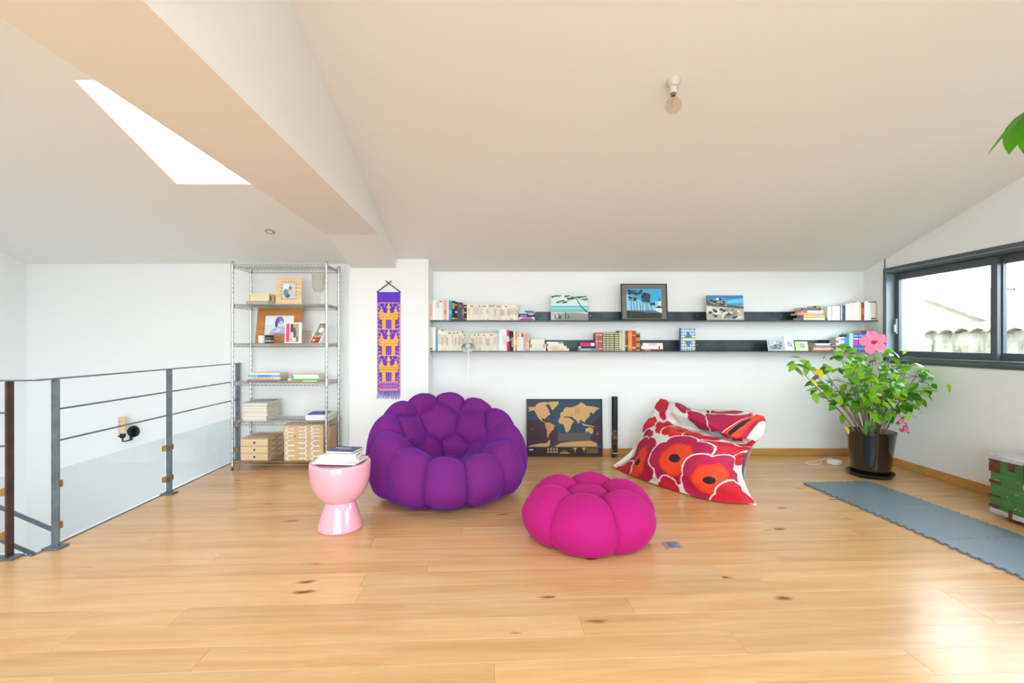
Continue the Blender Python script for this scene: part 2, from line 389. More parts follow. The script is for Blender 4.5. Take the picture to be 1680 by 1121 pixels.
gr = MB(); gr.box(-40, 60, -40, 90, -3.3, -3.2); struct(gr.build('ground', mat('pale_ground', '#9a9a98', .9)))
o = thing('garden_wall', 'old stained lime wall capped with clay tiles outside the window', 'wall', (6.6, 6.0, -3.2))
mb = MB(); mb.box(0, .3, -7, 5, 0, 4.635); mb.build('masonry', M_STAIN, o)
tl = MB()
prof = [(-.005, 0), (.05, .045), (.12, .065), (.19, .045), (.245, 0)]
tm = MB()
n = len(prof); vs = []
for x, zz in ((-.12, 0), (.5, .12)):
    for off in (0, -.018):
        vs += [(x, p[0] - .11, p[1] + zz + off) for p in prof]
fs = [[k, k + 1, 2 * n + k + 1, 2 * n + k] for k in range(n - 1)] + [[n + k, 3 * n + k, 3 * n + k + 1, n + k + 1] for k in range(n - 1)] + [[k, n + k, n + k + 1, k + 1] for k in range(n - 1)]
tm.add(vs, fs); tme = tm.mesh('roof_tile', M_TILE, True)
for i in range(40):
    y = -4 + i * .235
    link('roof_tile', tme, o, (0, y + random.uniform(-.01, .01), 4.62 + random.uniform(-.01, .015)))
o = thing('neighbouring_house', 'pale gabled house rising behind the stained garden wall', 'house', (9.2, 11, -3.2))
mb = MB(); T = Matrix(((0, 0, 1, 0), (1, 0, 0, 0), (0, 1, 0, 0), (0, 0, 0, 1)))
mb.prism([(-6, 0), (6, 0), (6, 3.4), (0, 5.7), (-6, 3.25)], 0, 4, 0, T); mb.build('gable_wall', M_RENDER, o)
mb = MB()
for s in (-1, 1): mb.tube([(-.05, s * .0, 5.74), (-.05, s * 6.1, 3.42 if s > 0 else 3.27)], .06, 6)
mb.build('verge', M_TILE, o)
o = thing('chimney', 'grey masonry chimney with a domed cowl above the gabled house', 'chimney', (13.6, 14.9, -3.2))
mb = MB(); mb.box(-.2, .2, -.2, .2, 0, 5.95); mb.build('stack', mat('grey_masonry', '#3a3a39', .9, vary=.2), o)
mb = MB(); mb.lathe([(.27, 5.95), (.27, 6.02), (.22, 6.1), (.1, 6.2), (0, 6.22)], 20); mb.build('cowl', mat('zinc', '#4c5256', .5, .5), o, smooth=True)
o = thing('apartment_tower', 'distant pale apartment tower with rows of small windows', 'building', (57, 58, -3.2))
mb = MB(); mb.box(0, 8, -7, 2.1, 0, 11); mb.build('tower_wall', mat('tower_render', '#8a8c8e', .9), o)
wm = MB(); wm.box(-.08, .05, -.4, .4, 0, .7); wme = wm.mesh('window', mat('tower_window', '#30363c', .3))
for i in range(8):
    for j in range(5): link('window', wme, o, (0, 1.2 - j * 1.5, 1.2 + i * 1.25))
o = MB(); o.box(4.23, 4.72, 5.32, 5.5, -3.2, 3.2); struct(o.build('wall_outside', mat('white_outer_render', '#8f9294', .9, bump=.1, bscale=80)))

# ------------------------------------------------------------------ steel railing
M_RUST = mat('brown_patina_steel', '#5a4440', .45, .5, vary=.2, vscale=12)
rail = thing('steel_railing', 'raw steel stair railing with rods and low glass panels', 'railing', FO, A)
def post(u, vv, run, top=1.05):
    mb = MB()
    if run == 1: mb.box(u - .022, u + .022, vv - .006, vv + .006, .012, top)
    else: mb.box(u - .006, u + .006, vv - .022, vv + .022, .012, top)
    return mb
posts = [(.033, .105, 1), (.03, 1.145, 1), (.015, 2.25, 1), (-.11, -.028, 2)]
for (u, vv, run) in posts:
    p = post(u, vv, run).build('post', M_RUST if run == 2 else M_STEEL, rail, bevel=.001)
    mb = MB(); mb.box(u - .05, u + .05, vv - .04, vv + .04, .0012, .012); mb.build('base_plate', M_STEEL, p, bevel=.001)
    if (u, vv) != (.015, 2.25):
        for (cu, cv) in ((u - .03, vv - .022), (u + .03, vv - .022)): MB().lathe([(.006, .012), (.006, .017), (0, .018)], 8, (cu, cv, 0)).build('bolt', M_STEEL, p)
mb = MB(); mb.box(.005, .045, -.03, 2.27, 1.05, 1.058); mb.build('top_rail', M_STEEL, rail, bevel=.001)
mb = MB(); mb.box(-2.3, .005, -.05, -.01, 1.05, 1.058); mb.build('top_rail', M_STEEL, rail, bevel=.001)
for z in (.862, .665):
    mb = MB(); mb.tube([(.03, .10, z), (.02, 2.255, z)], .006, 8); mb.build('rod', M_STEEL, rail, smooth=40)
    mb = MB(); mb.tube([(-2.3, -.028, z), (-.105, -.028, z)], .006, 8); mb.build('rod', M_STEEL, rail, smooth=40)
for a, b in ((.125, 1.12), (1.17, 2.235)):
    mb = MB(); mb.box(.006, .014, a, b, .03, .478); mb.build('glass_panel', M_GLASSR, rail)
mb = MB(); mb.box(-2.2, -.13, -.016, -.008, .03, .478); mb.build('glass_panel', M_GLASSR, rail)
for z in (.13, .39):
    for vv in (.105 + .03, 1.145 - .028, 1.145 + .028, 2.25 - .03):
        mb = MB(); mb.box(.000, .036, vv - .02, vv + .02, z - .022, z + .022); mb.build('glass_clip', M_BRASS, rail, bevel=.003)
    mb = MB(); mb.box(-.165, -.12, -.028, .0, z - .022, z + .022); mb.build('glass_clip', M_BRASS, rail, bevel=.003)
o = thing('stair_handrail', 'slanting dark steel handrail going down the stairwell behind glass', 'handrail', (-3.6, 3.3, -.1))
for z0, ln in ((.21, .42), (-.02, .6)):
    mb = MB(); mb.box(-1.1, ln, -.004, .004, -.015, .015, 0, Matrix.Translation((0, 0, z0)) @ Matrix.Rotation(R(23), 4, 'Y')); mb.build('rail', M_STEEL, o)
for x in (-.55, -.05): 
    mb = MB(); mb.box(x - .006, x + .006, -.016, -.004, -2.7, .21 - x * .42 + .0); mb.build('post', M_STEEL, o)

# sconce
o = thing('wall_sconce', 'black wall sconce holding an upright pale wooden cylinder shade', 'lamp', (-4.11, 5.098, .31))
mb = MB(); T = Matrix.Rotation(R(90), 4, 'X'); mb.lathe([(.062, .0), (.062, .022), (.055, .028), (0, .028)], 28, (0, 0, 0), 0, T); mb.build('wall_plate', M_BLACK, o, smooth=40)
mb = MB(); mb.box(-.006, .006, -.06, -.028, -.09, .03); mb.box(-.006, .006, -.13, -.06, -.09, -.078); mb.box(-.036, -.006, -.124, -.112, -.09, -.078); mb.box(-.036, -.024, -.124, -.112, -.078, -.05); mb.build('bracket', M_BLACK, o, bevel=.002)
mb = MB(); mb.lathe([(.018, -.05), (.027, -.04), (.027, 0), (.0, 0)], 20, (-.03, -.118, 0)); mb.tube([(-.075, -.118, -.03), (-.045, -.118, -.03)], .009, 8); mb.build('lamp_socket', M_BLACK, o, smooth=40)
mb = MB(); mb.lathe([(0, .001), (.036, .001), (.036, .17), (.031, .17), (.031, .02)], 24, (-.03, -.118, 0)); mb.build('lamp_shade', M_BAMBOO, o, smooth=40)
# hatch
o = tag(MB().box(0, .48, -.006, 0, 0, .56).build('access_panel', mat('white_hatch_paint', '#efeeeb', .6), loc=(-2.245, 5.099, .085), bevel=.002), 'white flush access panel low in wall behind the wire rack', 'panel')

# ------------------------------------------------------------------ ceiling lamps
b0 = Vector((.966, 2.774, CZ(2.774)))
o = thing('ceiling_bulb', 'bare clear globe bulb in a white ceiling socket', 'lamp', b0)
tilt = Matrix.Rotation(math.atan(.3), 4, 'X').inverted()
mb = MB(); mb.lathe([(.0, .0), (.042, -.001), (.042, -.012), (.030, -.035), (.024, -.045), (.0, -.045)], 28, (0, 0, 0), 0, tilt); mb.build('ceiling_rose', mat('matt_white_rose', '#d3cfc6', .6), o, smooth=40)
mb = MB(); mb.lathe([(.0, -.04), (.022, -.04), (.022, -.075), (.0, -.075)], 20); mb.build('socket', MC['matt_white_rose'], o, smooth=40)
mb = MB(); mb.lathe([(.0, -.072), (.014, -.072), (.0145, -.088), (.0, -.088)], 20); mb.build('brass_cap', M_BRASS, o, smooth=40)
gp = [(.014, -.088), (.018, -.10)] + [(.048 * math.sin(t), -.146 + .048 * math.cos(t)) for t in [R(a) for a in range(28, 181, 9)]]
mb = MB(); mb.lathe(gp, 28); mb.build('glass_globe', M_GLASSB, o, smooth=True)
mb = MB(); 
for k in range(8):
    t = k * math.pi / 4; mb.tube([(.005 * math.cos(t), .005 * math.sin(t), -.10), (.014 * math.cos(t), .014 * math.sin(t), -.16)], .0009, 4)
mb.build('filament', mat('amber_filament', '#d9955a', .4), o)
Y0 = 4.438; o = thing('recessed_spotlight', 'small recessed white spotlight in the sloping ceiling left', 'lamp', (-2.29, Y0, CZ(Y0)))
mb = MB(); mb.lathe([(.0, -.001), (.045, -.001), (.045, -.006), (.038, -.009), (.032, -.004), (.0, -.003)], 24, (0, 0, 0), 0, tilt); mb.build('ring', mat('satin_metal', '#b8b8b8', .4, .6), o, smooth=40)
mb = MB(); mb.lathe([(.0, -.0045), (.026, -.0045), (.024, -.008), (0, -.009)], 20, (0, 0, 0), 0, tilt); mb.build('lens', M_WHITE, o, smooth=40)

# ------------------------------------------------------------------ books
def book_mesh(t, h, d, cover, pages='#e8dfcc', bands=(), lying=False):
    """t thickness, h height, d depth; spine faces -y. bands: (v0, v1, colour) along the spine"""
    mb = MB(); c = .0022
    def bx(x0, x1, y0, y1, z0, z1, mi):
        if lying: mb.box(z0 - h / 2, z1 - h / 2, y0, y1, x0 + t / 2, x1 + t / 2, mi)
        else: mb.box(x0, x1, y0, y1, z0, z1, mi)
    a = t / 2
    bx(-a, a, 0, c, 0, h, 0); bx(-a, -a + c * .7, c, d, 0, h, 0); bx(a - c * .7, a, c, d, 0, h, 0)
    bx(-a + c * .7, a - c * .7, c, d - .004, .003, h - .003, 1)
    cols = [flat(cover), flat(pages)]
    for v0, v1, col in bands:
        m = flat(col)
        if m not in cols: cols.append(m)
        bx(-a * .86, a * .86, -.0006, .0001, h * v0, h * v1, cols.index(m))
    return mb.mesh('book', cols)
KS = F / 5.095
def spines(items, py_floor, shelf_z, place, group, word, Yf=5.095, count_from='left end', start=0):
    """items: (px0, px1, py_top, colour, colour word, bands)"""
    for i, it in enumerate(items):
        px0, px1, pt, col, cw, bands = it[:6]
        x0, x1 = X_(px0, Yf), X_(px1, Yf); h = (py_floor - pt) / F * Yf; t = x1 - x0 - .0006
        d = min(.155, max(.105, h * .68)); me = book_mesh(t, h, d, col, bands=bands)
        yy = Yf + (random.uniform(0, .006) if len(it) < 7 else it[6])
        o = link('book', me, None, ((x0 + x1) / 2, yy, shelf_z + .0006))
        tag(o, f"{cw} {word}, {ordw(i + 1 + start)} from left {place}", 'book', group)
def c1(x): return 700 + x / 6.46
def c2(x): return 940 + x / 6.46
def c3(x): return 1180 + x / 6
def y1(y): return 440 + y / 6.46
def y3(y): return 440 + y / 6
shelves = {}
ZT, ZB = 1.522, 1.187
for nm, z, hb, lab in (('wall_shelf', ZT, .105, 'upper long blackened steel shelf across the alcove wall'), ('wall_shelf', ZB, .12, 'lower long blackened steel shelf across the alcove wall')):
    o = thing(nm, lab, 'shelf', (1.56, 5.08, z), 0, 'steel shelves')
    mb = MB(); mb.box(-2.439, 2.438, 0, .208, -.009, 0); mb.build('shelf_plate', M_SHELF, o, bevel=.001)
    mb = MB(); mb.box(-2.439, 2.438, .2, .208, 0.0002, hb); mb.build('back_plate', M_SHELF, o, bevel=.001)
    for x in (-1.58, -.66, .55, 1.5):
        mb = MB(); mb.lathe([(0, 0), (.006, 0), (.006, .002), (0, .003)], 10, (x, .2, hb * .55), 0, None)
        mb = MB(); T = Matrix.Translation((x, .2, hb * .55)) @ Matrix.Rotation(R(90), 4, 'X'); mb.lathe([(0, .003), (.0045, .0025), (.006, .0)], 10, (0, 0, 0), 0, T); mb.build('screw', M_CHROME, o)
CREAM = ['#efe6d6', '#ece2d0', '#f2ecdf', '#e9dccb', '#f0e4d6', '#ebe5da', '#efe0d0']
CW = 'cream'
def rb(dark='#8a7f74'):
    k = random.random()
    if k < .35: return [(.86, .93, dark)]
    if k < .55: return [(.3, .7, '#cbb9a8')]
    if k < .7: return [(.05, .1, dark), (.4, .75, '#d3c3b4')]
    return [(.35, .8, '#d9cdbf')]
L1 = [(28, 62, 330, '#e4cfc4', 'pale pink-beige', [(.2, .8, '#d6b9ac')]), (62, 100, 325, '#f3f2ee', 'tall white', []), (100, 135, 325, '#eeeeea', 'tall white', [(.6, .9, '#cfcfcb')]), (135, 165, 335, '#f1efe9', 'white', [(.92, .97, '#3b3a38')]),
      (165, 182, 335, '#ead9cf', 'pale pink', []), (182, 212, 330, '#e7b3a4', 'salmon pink', [(.3, .5, '#d88e7e')]), (212, 234, 335, '#efe1da', 'pinkish white', []), (234, 268, 335, '#2f9cc6', 'bright blue', [(.3, .5, '#6cc0dc')]),
      (270, 298, 340, '#262322', 'black and orange', [(.6, .9, '#dd8b32'), (.05, .12, '#e3c24d')]), (300, 322, 350, '#1f2022', 'black with gold dots', [(.05, .1, '#d8b652'), (.4, .5, '#c9d2d6'), (.8, .88, '#d8b652')]), (322, 336, 352, '#2d5f7d', 'dark blue', []),
      (336, 372, 355, '#4d4b48', 'dark grey', [(.7, .85, '#77736d')]), (372, 398, 378, '#6f4a7c', 'purple', [(.3, .7, '#9a78a5')]), (398, 422, 380, '#221f20', 'black with gold flecks', [(.05, .12, '#d2b25c'), (.45, .55, '#d2b25c'), (.8, .9, '#d2b25c')])]
items = [(c1(a), c1(b), y1(t), col, cw, bd) for a, b, t, col, cw, bd in L1]
x = 424; 
for wd in [32, 36, 36, 24, 20, 18, 22, 20, 24, 20, 24, 18, 20, 20, 22, 18, 30, 26, 30, 34, 26, 20, 18]:
    items.append((c1(x), c1(min(x + wd - 1, 972)), y1(378 + random.uniform(-3, 4)), random.choice(CREAM), CW, rb())); x += wd
spines(items, 524.2, ZT, 'on the upper shelf', 'books standing at the left of the upper shelf', 'paperback')

def stack(rows, z, Yf, place, group, word='book', name='book'):
    """rows bottom to top: (px0, px1, thickness m, depth, colour, word, bands, rz, dy)"""
    n = len(rows); zz = z + .0006
    for i, r_ in enumerate(rows):
        px0, px1, t, d, col, cw, bands, rz, dy = r_
        x0, x1 = X_(px0, Yf), X_(px1, Yf)
        me = book_mesh(t, x1 - x0, d, col, pages='#e3dccd', bands=bands, lying=True)
        o = link(name, me, None, ((x0 + x1) / 2, Yf + dy, zz), (0, 0, rz)); zz += t + .0008
        pos = 'topmost' if i == n - 1 else ('lowest' if i == 0 else ordw(i + 1) + ' from bottom')
        if n == 1: pos = 'lying flat'
        tag(o, f"{cw} {word}, {pos} {place}", 'book' if word != 'magazine' else 'magazine', group)
    return zz
G1 = 'books lying flat on the steel shelves'
stack([(c1(976), c1(1146), .018, .13, '#dfc5d0', 'pink and white', [(.1, .9, '#c23b6e')], 0, .004), (c1(978), c1(1144), .014, .13, '#eceae6', 'white', [(.2, .8, '#7b88b0')], .01, 0),
       (c1(976), c1(1142), .024, .13, '#2c3d66', 'navy', [(.1, .5, '#8897c2')], 0, .003), (c1(980), c1(1147), .014, .13, '#31588a', 'blue', [(.6, .9, '#dfe3e8')], -.01, 0),
       (c1(976), c1(1150), .012, .125, '#e8e2dc', 'white', [(.5, .95, '#cf4b3e')], 0, 0), (c1(980), c1(1132), .018, .125, '#3c7fb4', 'light blue', [(.0, .4, '#dfe7ea')], 0, .004)],
      ZT, 5.095, 'of pile beside cream paperbacks, upper shelf', G1)
# lower shelf left
L2 = [(28, 62, 620, '#e3d4c2', 'beige', [(.05, .12, '#7d6f62')]), (62, 95, 620, '#f2efe7', 'tall white', []), (95, 118, 655, '#5d9fd2', 'sky blue', []), (118, 155, 645, '#efe7da', CW, [(.3, .8, '#dcccbb')])]
items = [(c1(a), c1(b), y1(t), col, cw, bd) for a, b, t, col, cw, bd in L2]; x = 155
for k in range(12): items.append((c1(x), c1(x + 17), y1(658 + random.uniform(-2, 3)), random.choice(CREAM), CW, rb())); x += 18
for k in range(20): items.append((c1(x), c1(x + 18), y1(682 + random.uniform(-2, 3)), random.choice(CREAM), CW, rb())); x += 18.6
x = 743
L3 = [(743, 764, 683, '#c9cdd2', 'pale grey', []), (765, 803, 640, '#efedf0', 'tall white', [(.05, .1, '#555')] if 0 else []), (803, 848, 640, '#f2ecec', 'tall white', [(.3, .7, '#ddcfd4')]), (848, 875, 650, '#d8297c', 'hot pink', [(.45, .7, '#f4e6ec')]),
      (875, 898, 660, '#272423', 'black', [(.5, .6, '#9a9a9a')]), (898, 920, 665, '#2c2726', 'black with gold lettering', [(.2, .7, '#b79a54')]), (920, 938, 660, '#efe1c9', CW, []), (938, 955, 665, '#d99a4a', 'orange', [(.3, .6, '#efd6ac')]),
      (957, 982, 682, '#efe4dc', 'white', [(.8, .95, '#c9a9a0')]), (983, 1002, 682, '#e9e6e2', 'white', []), (1003, 1026, 682, '#eceae8', 'white with a red top', [(.78, .98, '#c93a3f')]), (1027, 1050, 682, '#e7d5cf', 'white and red', [(.1, .9, '#d5a79f')]), (1051, 1072, 682, '#d9a983', 'tan', [(.1, .5, '#e9cbb0')]), (1073, 1088, 690, '#d7c4ae', 'beige', [])]
items += [(c1(a), c1(b), y1(t), col, cw, bd) for a, b, t, col, cw, bd in L3]
spines(items, 574.8, ZB, 'on the lower shelf', 'books standing at the left of the lower shelf', 'paperback')
stack([(c1(1092), c1(1263), .03, .15, '#eeece8', 'white', [(.1, .9, '#dcd9d4')], 0, 0), (c1(1096), c1(1266), .045, .14, '#e4dccf', 'thick cream', [(.04, .09, '#3a3632'), (.85, .9, '#3a3632')], .01, .0), (c1(1098), c1(1250), .05, .14, '#e9e2d8', 'thick off-white', [(.02, .06, '#c8b9a5')], 0, .003)],
      ZB, 5.095, 'of pile beside the beige book, lower shelf', G1)
stack([(c1(1282), c1(1508), .028, .14, '#ecdcc8', 'long beige', [(.2, .8, '#dcc5aa')], 0, 0), (c1(1276), c1(1484), .025, .14, '#efe0cf', 'beige', [(.1, .6, '#dcc5aa')], .005, 0), (c1(1274), c1(1452), .024, .135, '#e9e0d2', 'cream', [(.02, .08, '#514840')], 0, .003), (c1(1270), c1(1448), .02, .14, '#eceef0', 'white and teal', [(.7, 1.0, '#3f9fb5')], 0, 0)],
      ZB, 5.095, 'of stepped pile at left half, lower shelf', G1)
# lower shelf middle
stack([(c2(60), c2(262), .028, .13, '#7d8f9c', 'grey-blue', [(.1, .6, '#a7b4be')], 0, 0), (c2(62), c2(240), .022, .12, '#2a2425', 'black', [(.0, .12, '#e8e4e0')], 0, 0), (c2(86), c2(234), .038, .12, '#d6337b', 'bright pink', [(.7, .95, '#efd7e2')], 0, .003)],
      ZB, 5.095, 'of the short pile under the lighthouse picture', G1)
items = []
for a, b, t, col, cw, bd in [(240, 270, 678, '#b56e70', 'dusty red', [(.1, .14, '#e8d3cc'), (.5, .54, '#e8d3cc'), (.85, .9, '#e8d3cc')]), (271, 314, 678, '#a9605f', 'dusty red', [(.1, .14, '#e8d3cc'), (.5, .54, '#e8d3cc'), (.85, .9, '#e8d3cc')]),
                             (318, 352, 680, '#5d6448', 'green patterned', 1), (353, 388, 680, '#5d6448', 'green patterned', 1), (389, 438, 680, '#5d6448', 'green patterned', 1), (439, 490, 680, '#5d6448', 'green patterned', 1),
                             (491, 522, 655, '#a9a986', 'olive and cream', [(.1, .9, '#cfcba6')]), (523, 554, 655, '#d8c8c0', 'pinkish grey', []), (555, 584, 660, '#6a4a2c', 'brown', [(.2, .3, '#c9a050'), (.6, .9, '#8a6238')]),
                             (585, 627, 655, '#dd8538', 'orange', [(.1, .9, '#e89e55')]), (628, 668, 658, '#c23a30', 'red', [(.1, .2, '#e3b455'), (.75, .8, '#e3b455')]), (669, 712, 680, '#b98d4a', 'ochre patterned', [(.1, .2, '#4a3626'), (.45, .55, '#4a3626'), (.75, .9, '#4a3626')])]:
    if bd == 1: bd = [(q / 10 + .02, q / 10 + .07, '#d8d3ae') for q in range(10)] + [(q / 10 + .075, q / 10 + .095, '#2c3022') for q in range(9)]
    items.append((c2(a), c2(b), y1(t), col, cw, bd))
spines(items, 574.8, ZB, 'in the bound row, lower shelf', 'bound books in the middle of the lower shelf', 'hardback', count_from='left end')
stack([(c2(736), c2(955), .018, .14, '#8f2f35', 'dark red', [(.1, .4, '#c98a80')], 0, 0), (c2(724), c2(954), .036, .14, '#efece8', 'thick white', [(.8, .86, '#4a4644')], 0, 0), (c2(738), c2(952), .03, .135, '#ebe6e0', 'off-white', [(.3, .7, '#cfc7be')], .01, 0)],
      ZB, 5.095, 'of low pile left of blue patterned book', G1)
# blue patterned book standing face out
Yb = 5.12; x0, x1 = X_(c2(1142), Yb), X_(c2(1298), Yb); hb_ = (574 - 536.7) / F * Yb
o = thing('picture_book', 'blue and white tile-patterned book standing face out on lower shelf', 'book', ((x0 + x1) / 2, Yb, ZB + .001))
mb = MB(); wd = x1 - x0; mb.box(-wd / 2, wd / 2, 0, .045, 0, hb_); mb.build('cover', flat('#2f74b8'), o, bevel=.001)
T = Matrix.Translation((-wd / 2, 0, 0)); pl = [('#dfe6ea', rect(.02, .01, .99, .99))]
for i in range(6):
    for j in range(8):
        u, v_ = (i + .5) / 6, (j + .5) / 8
        pl.append(('#1d2f52', disc(u, v_, .055, .04, 8))); pl.append(('#eef1f2' if (i + j) % 2 else '#7fa9cf', disc(u, v_, .03, .022, 4)))
pl += [('#2f7cc4', [(.2, .5), (.3, .62), (.4, .75), (.5, .84), (.6, .75), (.7, .62), (.82, .5), (.7, .38), (.6, .25), (.5, .17), (.4, .25), (.3, .38)]), ('#e9c46a', rect(.06, .44, .96, .56)), ('#f4e6b8', rect(.14, .475, .9, .525))]
art('cover_print', wd, hb_, pl, o, T)
# upper shelf right
stack([(c3(805), c3(1066), .028, .15, '#356b5c', 'dark green', [(.1, .9, '#e8ddc4')], 0, 0), (c3(830), c3(1036), .026, .13, '#e9cf45', 'yellow and blue', [(.55, .8, '#a8c8dc')], 0, 0), (c3(770), c3(1030), .022, .13, '#e79a8c', 'salmon', [(.3, .9, '#f0b7aa')], 0, 0),
       (c3(812), c3(1024), .028, .13, '#ece4e4', 'white and red', [(.02, .25, '#df5b58')], 0, 0), (c3(805), c3(1000), .026, .13, '#454a52', 'dark grey', [(.1, .9, '#6e7480')], 0, 0), (c3(930), c3(1000), .022, .12, '#b9a63a', 'small olive', [(.05, .3, '#2c2a26')], 0, 0)],
      ZT, 5.095, 'of colourful pile, right of upper shelf', G1)
items = []
for a, b, t, col, cw, bd in [(1068, 1082, 372, '#f2f0ec', 'white', []), (1083, 1110, 368, '#f4f2ee', 'white', []), (1111, 1136, 366, '#f1efec', 'white', [(.3, .7, '#dcd8d4')]), (1137, 1165, 366, '#f3f2f0', 'white', []), (1166, 1190, 366, '#eef0f2', 'white', [(.2, .6, '#dcdcdc')]), (1191, 1200, 366, '#8a8378', 'thin grey', []),
                             (1201, 1215, 364, '#cdc5b6', 'thin beige', []), (1216, 1230, 362, '#2c4162', 'navy', [(.5, .8, '#55709a')]), (1231, 1245, 362, '#26364f', 'navy', []), (1246, 1279, 345, '#eef2f5', 'white', [(.1, .2, '#c8d3da')]), (1280, 1300, 336, '#f0e6d2', 'cream', []), (1301, 1325, 335, '#f0dcbb', 'peach', []), (1326, 1358, 335, '#efe9dd', 'cream', []),
                             (1359, 1376, 318, '#f2efe9', 'tall white', []), (1377, 1397, 330, '#dfc466', 'yellow', []), (1398, 1430, 330, '#7c2a40', 'maroon', [(.3, .7, '#985064')]), (1431, 1468, 318, '#eee6da', 'tall cream', []), (1469, 1494, 312, '#efedec', 'tall white', [(.9, .96, '#4a4644')]), (1495, 1520, 312, '#eadfd2', 'tall beige', [(.05, .12, '#6e3a2c'), (.9, .95, '#3c3430')]), (1521, 1546, 312, '#ecdfd4', 'tall beige', [(.05, .12, '#7c4236'), (.9, .95, '#3c3430')])]:
    items.append((c3(a), c3(b), y3(t), col, cw, bd))
spines(items, 524.2, ZT, 'in window-side row, upper shelf', 'books standing at the right of the upper shelf', 'book')
# lower shelf right: cards, pile, volumes
def card(px0, px1, pt, label, polys, rz=0, lean=14, Y=5.12, pf=574.5, zb=ZB, tl=.003, name='postcard', cat='card'):
    wd = (px1 - px0) / F * Y; ht = (pf - pt) / F * Y / math.cos(R(lean)) * 1.0
    o = thing(name, label, cat, ((X_(px0, Y) + X_(px1, Y)) / 2, Y, zb + .0015), rz)
    T = Matrix.Rotation(R(-lean), 4, 'X') @ Matrix.Translation((-wd / 2, 0, 0))
    mb = MB(); mb.box(0, wd, 0, tl, 0, ht, 0, T); mb.build('card', flat('#eeeeee'), o)
    art('print', wd, ht, polys, o, T); return o
def blobs(n, cols, a=.1, seed=1, u0=.05, u1=.95, v0=.05, v1=.95):
    rr = random.Random(seed); out = []
    for i in range(n):
        u, v_ = rr.uniform(u0 + a, u1 - a), rr.uniform(v0 + a, v1 - a); c = rr.choice(cols); s = rr.uniform(.35, 1) * a
        k = 7; out.append((c, [(u + s * rr.uniform(.6, 1) * math.cos(2 * math.pi * q / k), v_ + s * rr.uniform(.6, 1) * math.sin(2 * math.pi * q / k)) for q in range(k)]))
    return out
card(c3(484), c3(648), y3(702), 'grey and white photo card leaning on the lower shelf', [('#aab6bc', rect(.03, .05, .97, .95))] + blobs(40, ['#5d6b74', '#dfe6ea', '#7f8e98', '#c5cfd4'], .14, 3))
card(c3(652), c3(745), y3(655), 'tall pale card with soft blue drawing, lower shelf', [('#eceef0', rect(.02, .02, .98, .98))] + blobs(14, ['#a9bcd6', '#c4cfde', '#7d97c0'], .2, 5, .1, .9, .1, .75))
card(c3(756), c3(880), y3(716), 'pale green card with a grey round drawing, lower shelf', [('#d6dfb4', rect(.02, .02, .98, .98)), ('#c6d39a', rect(.02, .02, .3, .98)), ('#8f9f9a', disc(.55, .55, .2, .25)), ('#c8d0c8', disc(.55, .55, .12, .15)), ('#7a8886', disc(.57, .52, .05, .08))])
stack([(c3(910), c3(1100), .012, .14, '#d8702e', 'orange', [], 0, 0), (c3(925), c3(1110), .01, .14, '#d9d4cc', 'grey-white', [], .03, 0), (c3(930), c3(1120), .012, .14, '#b6bcc0', 'grey', [(.4, .6, '#7fb6c8')], 0, 0), (c3(915), c3(1100), .01, .13, '#c96a5c', 'red-brown', [], -.02, .005),
       (c3(935), c3(1150), .014, .14, '#8f8c88', 'dark grey', [], .01, 0), (c3(950), c3(1090), .012, .14, '#e6e2da', 'white', [], 0, 0), (c3(945), c3(1108), .01, .13, '#c1b6c8', 'mauve', [], 0, .01)],
      ZB, 5.095, 'of loose pile beside green card', G1, 'booklet')
items = []
for a, b, t, col, cw, bd in [(1152, 1184, 678, '#cfcac4', 'grey and white', [(.6, .8, '#8c8078'), (.1, .3, '#b09080')]), (1185, 1207, 672, '#e8e6ee', 'white and red', [(.3, .5, '#cf5560'), (.75, .9, '#9a9ac0')]), (1208, 1232, 672, '#e2e4f0', 'white and violet', [(.2, .4, '#a070a0'), (.75, .9, '#6a7ab8')]),
                             (1233, 1256, 670, '#3a90b8', 'blue', [(.1, .3, '#bfd8e4')]), (1257, 1280, 650, '#2f8a98', 'teal', []), (1281, 1318, 636, '#a9d0d0', 'pale teal', [(.0, .2, '#5ba6a8')]),
                             (1320, 1345, 636, '#2f4a8c', 'blue and pink', 2), (1346, 1371, 636, '#2f4a8c', 'blue and pink', 2), (1372, 1397, 636, '#2f4a8c', 'blue and pink', 2), (1398, 1423, 636, '#2f4a8c', 'blue and pink', 2), (1424, 1449, 636, '#2f4a8c', 'blue and pink', 2), (1452, 1476, 645, '#6c2438', 'maroon', []), (1477, 1500, 640, '#7a4a3c', 'brown', [])]:
    if bd == 2: bd = [(.3, .62, '#b83a8c'), (.05, .2, '#4a86c4'), (.66, .72, '#e9e4ee'), (.8, .92, '#6a9ad4')]
    items.append((c3(a), c3(b), y3(t), col, cw, bd))
spines(items, 574.8, ZB, 'in row behind hibiscus, lower shelf', 'books standing at the right of the lower shelf', 'volume')
stack([(c3(1395), c3(1488), .03, .12, '#7a2230', 'maroon', [(.6, .8, '#d8a23c')], 0, 0)], ZB + .1925, 5.105, 'on top of the blue and pink volumes', G1)

